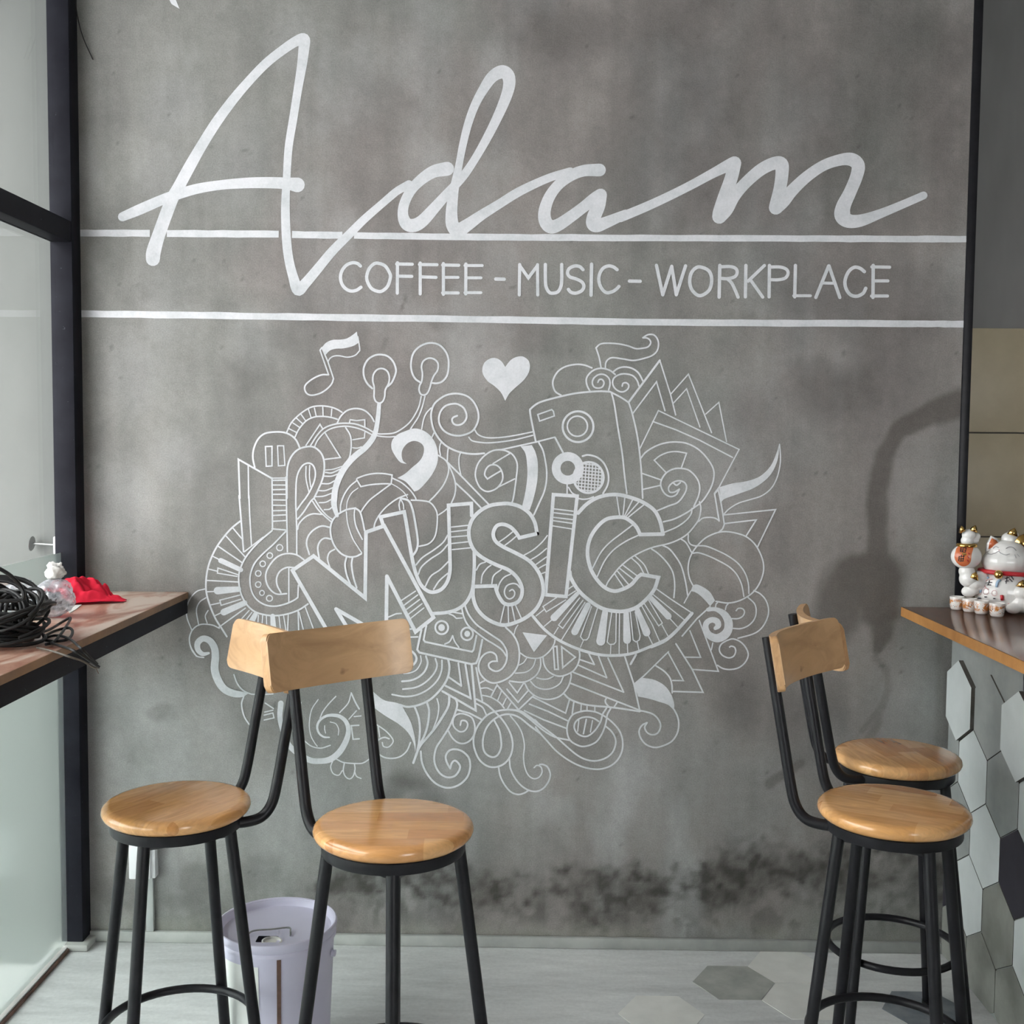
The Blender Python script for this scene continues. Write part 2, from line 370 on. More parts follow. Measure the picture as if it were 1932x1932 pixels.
def build_wall():
    nx, nz = 300, 340
    xs = np.linspace(XL, XR, nx); zs = np.linspace(0, H, nz)
    X, Z = np.meshgrid(xs, zs, indexing='ij')
    # plaster tones: olive grey, brown grey, pale trowelled patches; low ones also paint in light
    n1 = fbm(X, Z * .75, 1.6, 11); n2 = fbm(X, Z, 3.4, 23); n3 = fbm(X, Z * .22, 9.0, 37); n4 = fbm(X, Z, 11.0, 5, 3)
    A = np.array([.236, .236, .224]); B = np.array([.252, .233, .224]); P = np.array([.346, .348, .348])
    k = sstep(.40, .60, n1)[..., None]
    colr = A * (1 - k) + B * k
    pale = sstep(.50, .72, .6 * n2 + .4 * n3) * (.55 + .45 * sstep(.9, .5, Z))  # palest low on the wall, brighter light put into the colour
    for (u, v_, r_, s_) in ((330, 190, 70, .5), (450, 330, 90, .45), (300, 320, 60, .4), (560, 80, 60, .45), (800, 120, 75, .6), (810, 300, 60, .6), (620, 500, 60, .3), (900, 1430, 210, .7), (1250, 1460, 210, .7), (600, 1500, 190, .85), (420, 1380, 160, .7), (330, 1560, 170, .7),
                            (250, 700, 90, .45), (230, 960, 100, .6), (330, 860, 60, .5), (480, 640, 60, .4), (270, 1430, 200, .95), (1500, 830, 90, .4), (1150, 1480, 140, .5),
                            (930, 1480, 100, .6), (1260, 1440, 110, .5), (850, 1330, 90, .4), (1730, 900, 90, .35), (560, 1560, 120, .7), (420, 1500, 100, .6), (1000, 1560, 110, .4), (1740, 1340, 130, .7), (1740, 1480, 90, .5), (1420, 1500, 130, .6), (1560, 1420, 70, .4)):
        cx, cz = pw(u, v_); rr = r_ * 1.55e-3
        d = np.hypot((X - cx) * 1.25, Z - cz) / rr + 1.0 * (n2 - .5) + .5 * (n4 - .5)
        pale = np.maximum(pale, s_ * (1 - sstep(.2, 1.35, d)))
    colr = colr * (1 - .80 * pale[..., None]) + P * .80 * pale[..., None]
    streak = fbm(X, Z * .06, 26.0, 61, 3)
    colr = colr * (1 + .20 * (streak - .5) + .26 * (n4 - .5) + .42 * (fbm(X, Z * .7, 3.0, 301) - .5) + .30 * (fbm(X, Z * .8, 7.0, 331) - .5))[..., None]
    # damp brown run from the free edge of the wall down to a wide patch
    wob = .55 * (fbm(X, Z, 9, 71) - .5) + .3 * (fbm(X, Z, 26, 72) - .5)
    pp = [pw(*q) for q in ((1812, 762), (1755, 782), (1695, 812), (1668, 860), (1656, 930), (1655, 1000), (1657, 1075))]
    px = 1.553e-3
    d = capsule(X, Z, pp, [32 * px, 22 * px, 17 * px, 20 * px, 21 * px, 19 * px, 24 * px]) + wob * .8
    damp = .70 * (1 - sstep(.65, 1.25, d))
    d = capsule(X, Z, [pw(1610, 1085), pw(1655, 1090), pw(1660, 1150)], [45 * px, 52 * px, 42 * px]) + wob * .7
    damp = np.maximum(damp, .78 * (1 - sstep(.7, 1.2, d)))
    d = capsule(X, Z, [pw(1600, 1110), pw(1575, 1170), pw(1545, 1215)], [55 * px, 50 * px, 30 * px]) + wob * .7
    damp = np.maximum(damp, .72 * (1 - sstep(.6, 1.25, d)))
    d = capsule(X, Z, [pw(1665, 1130), pw(1665, 1195), pw(1655, 1225)], [36 * px, 24 * px, 12 * px]) + wob * .7
    damp = np.maximum(damp, .70 * (1 - sstep(.6, 1.2, d)))
    for line, r_, s_ in ((((1650, 1240), (1672, 1262), (1676, 1300), (1660, 1345), (1652, 1372)), 7, .3), (((1625, 1380), (1650, 1350), (1668, 1330)), 6, .35),
                         (((1510, 1440), (1480, 1460), (1452, 1478)), 9, .5), (((1640, 1395), (1655, 1365)), 9, .35), (((1782, 1190), (1776, 1500)), 15, .35),
                         (((722, 660), (728, 640)), 4, .3), (((755, 590), (766, 560)), 2.2, .5), (((778, 520), (788, 500)), 1.8, .35)):
        d = capsule(X, Z, [pw(*q) for q in line], [r_ * px] * len(line)) + wob
        damp = np.maximum(damp, s_ * (1 - sstep(.5, 1.4, d)))
    # mouldy wall foot, scattered spots; upper-right olive tone also paints in light fall-off
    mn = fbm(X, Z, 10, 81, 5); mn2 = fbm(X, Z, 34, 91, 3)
    mould_shade = np.zeros_like(X)
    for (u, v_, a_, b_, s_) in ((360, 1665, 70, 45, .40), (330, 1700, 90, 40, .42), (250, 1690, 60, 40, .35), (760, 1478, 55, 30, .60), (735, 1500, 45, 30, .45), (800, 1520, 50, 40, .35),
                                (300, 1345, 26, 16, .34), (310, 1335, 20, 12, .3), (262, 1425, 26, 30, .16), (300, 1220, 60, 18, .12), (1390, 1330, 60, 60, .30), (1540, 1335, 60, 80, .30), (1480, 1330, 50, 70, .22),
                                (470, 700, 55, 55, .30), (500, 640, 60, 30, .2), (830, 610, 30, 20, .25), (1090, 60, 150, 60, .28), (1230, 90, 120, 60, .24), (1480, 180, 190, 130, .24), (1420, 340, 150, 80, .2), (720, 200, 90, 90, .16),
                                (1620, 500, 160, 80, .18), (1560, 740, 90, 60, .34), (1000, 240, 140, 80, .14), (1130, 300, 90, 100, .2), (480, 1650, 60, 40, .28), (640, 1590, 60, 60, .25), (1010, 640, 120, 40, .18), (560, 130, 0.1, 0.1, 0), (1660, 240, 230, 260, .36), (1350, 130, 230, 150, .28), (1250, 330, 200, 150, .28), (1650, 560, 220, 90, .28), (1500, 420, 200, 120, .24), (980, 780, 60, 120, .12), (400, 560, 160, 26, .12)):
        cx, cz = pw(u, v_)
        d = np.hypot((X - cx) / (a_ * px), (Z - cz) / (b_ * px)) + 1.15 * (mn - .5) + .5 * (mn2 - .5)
        mould_shade = np.maximum(mould_shade, s_ * (1 - sstep(.35, 1.3, d)) * (.72 + .56 * mn2))
    bx = np.array([pw(u, 1650)[0] for u in (560, 680, 780, 880, 990, 1120, 1250, 1360, 1460, 1570, 1700, 1800)])
    bz = np.array([pw(1000, v_)[1] for v_ in (1690, 1655, 1650, 1675, 1690, 1700, 1672, 1650, 1640, 1650, 1640, 1640)])
    bh = np.array([40, 64, 66, 78, 62, 78, 76, 66, 92, 100, 105, 100]) * px
    ba = np.array([.25, .85, .95, .92, .62, 1.0, .80, .78, .98, .85, .8, .7])
    xc = X[:, 0]; wgt = np.interp(xc, bx, ba)[:, None] * np.exp(-((Z - np.interp(xc, bx, bz)[:, None]) / np.interp(xc, bx, bh)[:, None]) ** 2)
    mn3 = fbm(X, Z, 5.5, 181, 5)
    band = sstep(.40, .92, wgt * .92 + 1.15 * (mn3 - .5) + .55 * (mn2 - .5)) * sstep(.12, .45, wgt)
    mould_shade = np.maximum(mould_shade, .70 * band * (.40 + 1.2 * fbm(X, Z, 45, 191, 2)) * (.75 + .5 * mn2))
    drips = sstep(.60, .70, fbm(X * 1.2, Z * .5, 22, 171, 3)) * np.exp(-((Z - .115) / .05) ** 2) * (xc > -.9)[:, None] * .55
    mould_shade = np.maximum(mould_shade, drips)
    foot = .30 * sstep(.50, .62, mn) * (1 - sstep(.10, .34, Z)) * (.5 + mn2)
    mould_shade = np.clip(np.maximum(mould_shade, foot), 0, .9)
    spots = sstep(.86, .92, fbm(X, Z, 60, 131, 2)) * .3
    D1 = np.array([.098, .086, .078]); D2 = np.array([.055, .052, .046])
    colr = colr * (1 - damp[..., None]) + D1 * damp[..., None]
    colr = colr * (1 - mould_shade[..., None]) + D2 * mould_shade[..., None]
    colr = colr * (1 - spots[..., None])
    # pale crust just above the floor strip
    crust = .40 * sstep(.44, .60, fbm(X, Z, 15, 141)) * (1 - sstep(.035, .10, Z))
    colr = colr * (1 - crust[..., None]) + np.array([.33, .33, .29]) * crust[..., None]
    colr = np.clip(colr, .01, .9)
    n = nx * nz
    V = np.zeros((n + 4, 3)); V[:n, 0] = X.ravel(); V[:n, 2] = Z.ravel()
    V[n:] = [(XL, .18, 0), (XR, .18, 0), (XR, .18, H), (XL, .18, H)]
    idx = np.arange(n).reshape(nx, nz)
    F = np.stack([idx[:-1, :-1], idx[1:, :-1], idx[1:, 1:], idx[:-1, 1:]], -1).reshape(-1, 4).tolist()
    c00, c10, c11, c01 = idx[0, 0], idx[-1, 0], idx[-1, -1], idx[0, -1]
    F += [[n + 1, n, n + 3, n + 2], [int(c01), int(c11), n + 2, n + 3], [n, n + 1, int(c10), int(c00)], [int(c10), n + 1, n + 2, int(c11)], [int(c00), int(c01), n + 3, n]]
    me = bpy.data.meshes.new('wall_back'); me.from_pydata(V.tolist(), [], F); me.update()
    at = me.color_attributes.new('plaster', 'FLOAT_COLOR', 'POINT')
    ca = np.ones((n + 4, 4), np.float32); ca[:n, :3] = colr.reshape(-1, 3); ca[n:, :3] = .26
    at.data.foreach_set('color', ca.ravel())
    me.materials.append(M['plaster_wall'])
    o = bpy.data.objects.new('wall_back', me); COL.objects.link(o)
    return struct(o, 'grey plaster wall with white painted mural and damp stains')
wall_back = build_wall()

floor = struct(box('floor', -1.40, 3.4, YR, .60, -.12, 0, 'cement_floor'), 'pale grey brushed cement floor')
struct(box('ground', -9, -1.40, -14, 2, -.20, -.08, 'ground'), 'paved ground outside the window')
struct(box('wall_outside', -6.0, -1.374, 0, .18, -.08, 4.2, 'outside_plaster'), 'pale plaster wall continuing outside the window')
struct(box('added_eave', -2.3, -1.40, -9, .6, H + .02, H + .14, 'ceiling_grey'), 'added flat overhang outside, unseen, shades the upper wall')  # unseen overhang added to cut high sky light on the wall
struct(box('ceiling', -1.40, 3.4, YR, .60, H, H + .12, 'ceiling_grey'), 'plain grey ceiling')
struct(box('wall_right', 3.28, 3.4, YR, .60, 0, H, 'plaster_plain'), 'grey plaster side wall behind the counter')
# rear wall; opening added out of view and sized for fill light
bm = bmesh.new()
bm_box(bm, -1.43, 1.5, YR - .12, YR, 0, H); bm_box(bm, 2.9, 3.4, YR - .12, YR, 0, H); bm_box(bm, 1.5, 2.9, YR - .12, YR, 2.5, H)
struct(from_bm('wall_rear', bm, 'plaster_plain'), 'grey plaster rear wall around the added opening')
bm = bmesh.new(); bm_box(bm, 1.5, 2.9, YR - .07, YR - .062, 0, 2.5)
struct(from_bm('added_rear_window', bm, 'clear_glass'), 'added rear glass out of view, lets fill light in')

# kitchen recess beyond the free end of the painted wall
YK = .30
kw = struct(box('wall_kitchen', XR - .05, 3.28, YK + .012, YK + .12, 0, H, 'plaster_dark'), 'dark grey plaster wall of the recess behind the counter')
struct(box('wall_recess_side', XR - .05, XR, .18, YK + .012, 0, H, 'plaster_dark'), 'side wall of the recess')
zt = onY(1870, 618, YK)[2]; zr = [zt, onY(1870, 817, YK)[2], onY(1870, 1013, YK)[2]]
rowh = (zr[0] - zr[2]) / 2; gap = .0022
for r_ in range(6):
    z1 = zt - r_ * rowh; z0 = z1 - rowh
    if z1 < .05: break
    for c_ in range(4):
        x0 = XR + c_ * .60 - .02; x1 = min(x0 + .60, 3.27)
        if x1 - x0 < .05: continue
        box('wall_tile', x0 + gap, x1 - gap, YK, YK + .012, max(z0, 0) + gap, z1 - gap, 'beige_tile', kw, .0012)
box('grout_bed', XR, 3.27, YK + .006, YK + .0125, 0.002, zt - .003, 'grout', kw)
# black steel strip closing the free end of the painted wall
struct(box('trim_1', XR, XR + .026, -.004, .19, 0, H, 'black_steel', None, .002), 'black steel strip along the free end of the wall')
# cement fillet along the foot of the wall
bb = struct(box('baseboard_back', XL + .065, XR - .004, -.016, 0.0, 0, .034, 'baseboard_cement', None, .004), 'low grey cement baseboard strip')

# left shop window: steel post, transom, clear glass above, frosted film below
YW = -3.0
struct(box('wall_left', XL - .05, XL + .064, YR, YW, 0, H, 'plaster_plain'), 'grey plaster wall beyond the side window')
win = struct(empty('window_1', (XL, 0, 0)), 'steel framed side window with frosted lower glass'); 
def wbox(name, *a, **k):
    o = box(name, *a, **k); o.parent = win; o.matrix_parent_inverse = Matrix.Translation((-XL, 0, 0)); return o
wbox('post', XL, XL + .064, -.064, 0, 0, H, 'window_steel', bevel=.003)
zT = onX(127, 433, XL + .064)[2]
wbox('transom', XL + .002, XL + .062, YW, -.064, zT - .03, zT + .03, 'window_steel', bevel=.003)
for y_ in (-1.75, YW + .032): wbox('post', XL, XL + .064, y_ - .032, y_ + .032, 0, H, 'window_steel', bevel=.003)
wbox('top_rail', XL, XL + .064, YW, -.064, H - .06, H, 'window_steel', bevel=.003)
GX = XL + .010
zF = onX(95, 1046, GX)[2]
ys = [-.064, -1.718, -1.782, YW + .064]
for a_, b_ in zip(ys[::2], ys[1::2]):
    wbox('upper_pane', GX, GX + .006, b_, a_, zT + .03, H - .06, 'clear_glass')
    wbox('lower_pane', GX, GX + .006, b_, a_, .012, zT - .03, 'clear_glass')
    wbox('frosted_film', GX + .0065, GX + .0075, b_, a_, .02, zF, 'frosted_film')
    wbox('floor_channel', GX - .012, GX + .016, b_, a_, 0, .014, 'baseboard_cement')
    wbox('floor_angle', GX + .016, GX + .021, b_, a_, 0, .010, 'rust_brown')
wbox('mortar_foot', XL - .02, XL + .085, -.085, 0, 0, .022, 'baseboard_cement', bevel=.006)
# loose wire on the post near the top
wr = tube('wire_end', catmull([(XL + .066, -.03, 2.80), (XL + .072, -.02, 2.72), (XL + .085, -.012, 2.66), (XL + .11, -.006, 2.60)], 5), .0016, 'cable_black', win, 6)
wr.matrix_parent_inverse = Matrix.Translation((-XL, 0, 0))

# large hexagonal floor tiles showing through the cement
def hexa(name, c, rx, ry, z0, z1, material, parent, rot=0.0, bev=.0006):
    bm = bmesh.new()
    base = [bm.verts.new((c[0] + rx * math.cos(math.pi / 3 * k + rot), c[1] + ry * math.sin(math.pi / 3 * k + rot), z1)) for k in range(6)]
    f_ = bm.faces.new(base); r = bmesh.ops.extrude_face_region(bm, geom=[f_])
    for v_ in r['geom']:
        if isinstance(v_, bmesh.types.BMVert): v_.co.z = z0
    return from_bm(name, bm, material, parent)
S = .1150
d0 = onZ(1384, 1854, 0)
for (x_, y_, mt) in ((d0[0], d0[1], 'floor_tile_dark'), (d0[0] + .1745, d0[1] + .1008, 'floor_tile_pale'), (d0[0] + .1745, d0[1] - .1008, 'floor_tile_pale'), (*onZ(1248, 1914, 0)[:2], 'floor_tile_pale'), (*onZ(1745, 1905, 0)[:2], 'floor_tile_blue')):
    hexa('floor_tile', (x_, y_), S, S, -.004, .0012, mt, floor)
# ================================================================== mural paint on the wall
CROP = {'x': (0, 0, 1.0), 'a': (420, 600, 5.682), 'b': (720, 600, 5.682), 'c': (960, 600, 5.682), 'd': (1170, 650, 5.682), 'e': (340, 900, 5.682), 'g': (600, 860, 5.682),
        'h': (840, 880, 5.682), 'i': (1060, 880, 5.682), 'j': (1200, 900, 6.44), 'k': (1160, 1080, 5.683), 'l': (960, 1100, 6.44), 'm': (740, 1120, 6.44), 'n': (340, 1080, 4.83),
        'o': (500, 1260, 5.682), 'p': (760, 1300, 6.0375), 'q': (1020, 1260, 6.44), 'A': (200, 40, 3.577), 'B': (640, 100, 3.578), 'D': (1100, 240, 2.841),
        'T1': (600, 460, 5.367), 'T2': (900, 460, 5.367), 'T3': (1200, 460, 3.715)}
class Paint:
    """flat brush strokes on the plaster, a fraction of a millimetre proud of it"""
    layer = 0
    def __init__(s): s.v = []; s.f = []
    def _y(s): Paint.layer = (Paint.layer + 1) % 40; return -.0004 - Paint.layer * 2.2e-5
    def _add(s, pts, y, dy=0.0):               # pts in photo px, laid on the wall plane
        b = len(s.v)
        for i, (u, v_) in enumerate(pts):
            p = onY(u, v_, 0.0); s.v.append((p[0], y - dy * (i // 2), p[2]))
        return b
    def disc(s, c_, r, y, n=10):
        b = s._add([(c_[0] + r * math.cos(2 * math.pi * k / n), c_[1] + r * math.sin(2 * math.pi * k / n)) for k in range(n)], y)
        s.f.append(tuple(range(b, b + n)))
    def strip(s, pts, wid, closed=False, round_ends=True):
        P = [np.array(p[:2], float) for p in pts]; n = len(P); y = s._y()
        run = []
        for i in range(n):
            a = P[i - 1] if (i > 0 or closed) else None; b = P[(i + 1) % n] if (i < n - 1 or closed) else None
            d1 = (P[i] - a) if a is not None else (b - P[i]); d2 = (b - P[i]) if b is not None else (P[i] - a)
            d1 = d1 / (np.linalg.norm(d1) + 1e-9); d2 = d2 / (np.linalg.norm(d2) + 1e-9)
            n1 = np.array([-d1[1], d1[0]]); n2 = np.array([-d2[1], d2[0]]); h = wid[i] / 2
            m_ = n1 + n2; L = np.linalg.norm(m_)
            cosh = L / 2
            if cosh < .42:                       # very sharp corner: break the strip there
                run.append((P[i] + n1 * h, P[i] - n1 * h, 'end')); run.append((P[i] + n2 * h, P[i] - n2 * h, 'start'))
                s.disc(P[i], h, y - 8e-6)
            else:
                m_ = m_ / L * (h / cosh); run.append((P[i] + m_, P[i] - m_, ''))
        b = s._add([q for r in run for q in r[:2]], y, 1.6e-6)
        for k in range(len(run) - 1 + (1 if closed else 0)):
            k2 = (k + 1) % len(run)
            if run[k][2] == 'end' and run[k2][2] == 'start': continue
            s.f.append((b + 2 * k, b + 2 * k + 1, b + 2 * k2 + 1, b + 2 * k2))
        if round_ends and not closed:
            s.disc(P[0], wid[0] / 2, y - 8e-6, 14); s.disc(P[-1], wid[-1] / 2, y - 8e-6, 14)
    def fill(s, pts):
        b = s._add(pts, s._y()); s.f.append(tuple(range(b, b + len(pts))))
    def build(s, name, parent):
        # face the room
        vv = s.v; ff = []
        for f_ in s.f:
            ar = sum(vv[f_[i]][0] * vv[f_[(i + 1) % len(f_)]][2] - vv[f_[(i + 1) % len(f_)]][0] * vv[f_[i]][2] for i in range(len(f_)))
            ff.append(f_ if ar > 0 else f_[::-1])
        me = bpy.data.meshes.new(name); me.from_pydata(vv, [], ff); me.update()
        bm = bmesh.new(); bm.from_mesh(me); bmesh.ops.triangulate(bm, faces=[q for q in bm.faces if len(q.verts) > 4]); bm.to_mesh(me); bm.free()
        me.materials.append(M['white_paint'])
        o = bpy.data.objects.new(name, me); COL.objects.link(o); o.parent = parent; return o
def smooth_pts(raw, closed=False, n=6):
    """raw: (x, y, w, corner); spline through them, broken at the corners"""
    if closed and not any(r[3] for r in raw):
        return catmull([r[:3] for r in raw], n, True)
    if closed: 
        k = next(i for i, r in enumerate(raw) if r[3]); raw = raw[k:] + raw[:k] + [raw[k]]
    out = []; cur = [raw[0][:3]]
    for r in raw[1:]:
        cur.append(r[:3])
        if r[3]:
            seg = catmull(cur, n); out += seg if not out else seg[1:]; cur = [r[:3]]
    if len(cur) > 1:
        seg = catmull(cur, n); out += seg if not out else seg[1:]
    return out[:-1] if closed else out
def stroke(pt, crop, width, mode, spec):
    ox, oy, sc = CROP[crop]; raw = []
    for tk in spec.split():
        corner = tk.endswith('*'); q = [float(a_) for a_ in tk.rstrip('*').split(',')]
        raw.append((ox + q[0] / sc, oy + q[1] / sc, q[2] / sc if len(q) > 2 else width, corner))
    if mode in 'om':
        ox2 = [float(a_) for a_ in spec.split()[1].split(',')]
        cx, cy = raw[0][:2]; rx, ry = ox2[0] / sc, ox2[1] / sc
        if mode == 'o':
            n = 40 if rx > 8 else 20
            pt.strip([(cx + rx * math.cos(2 * math.pi * k / n), cy + ry * math.sin(2 * math.pi * k / n)) for k in range(n)], [width] * n, True)
        else:                                    # microphone gauze
            for ang in (.06, math.pi / 2 + .10):
                dx, dy = math.sin(ang), -math.cos(ang); ex, ey = math.cos(ang), math.sin(ang)
                for k in range(-4, 5):
                    o_ = k * rx / 4.6; h_ = math.sqrt(max(0, rx * rx - o_ * o_))
                    a_ = (cx + ex * o_ - dx * h_, cy + ey * o_ - dy * h_); b_ = (cx + ex * o_ + dx * h_, cy + ey * o_ + dy * h_)
                    pt.strip([a_, b_], [width] * 2, False, False)
        return
    if mode in 'fF':
        P = smooth_pts(raw, True, 6) if mode == 'f' else [r[:3] for r in raw]
        pt.fill([(p[0], p[1]) for p in P]); return
    if mode in 'cC': P = smooth_pts(raw, mode == 'C', 6)
    else: P = [r[:3] for r in raw]
    pt.strip(P, [max(.4, p[2]) for p in P], mode in 'CL')
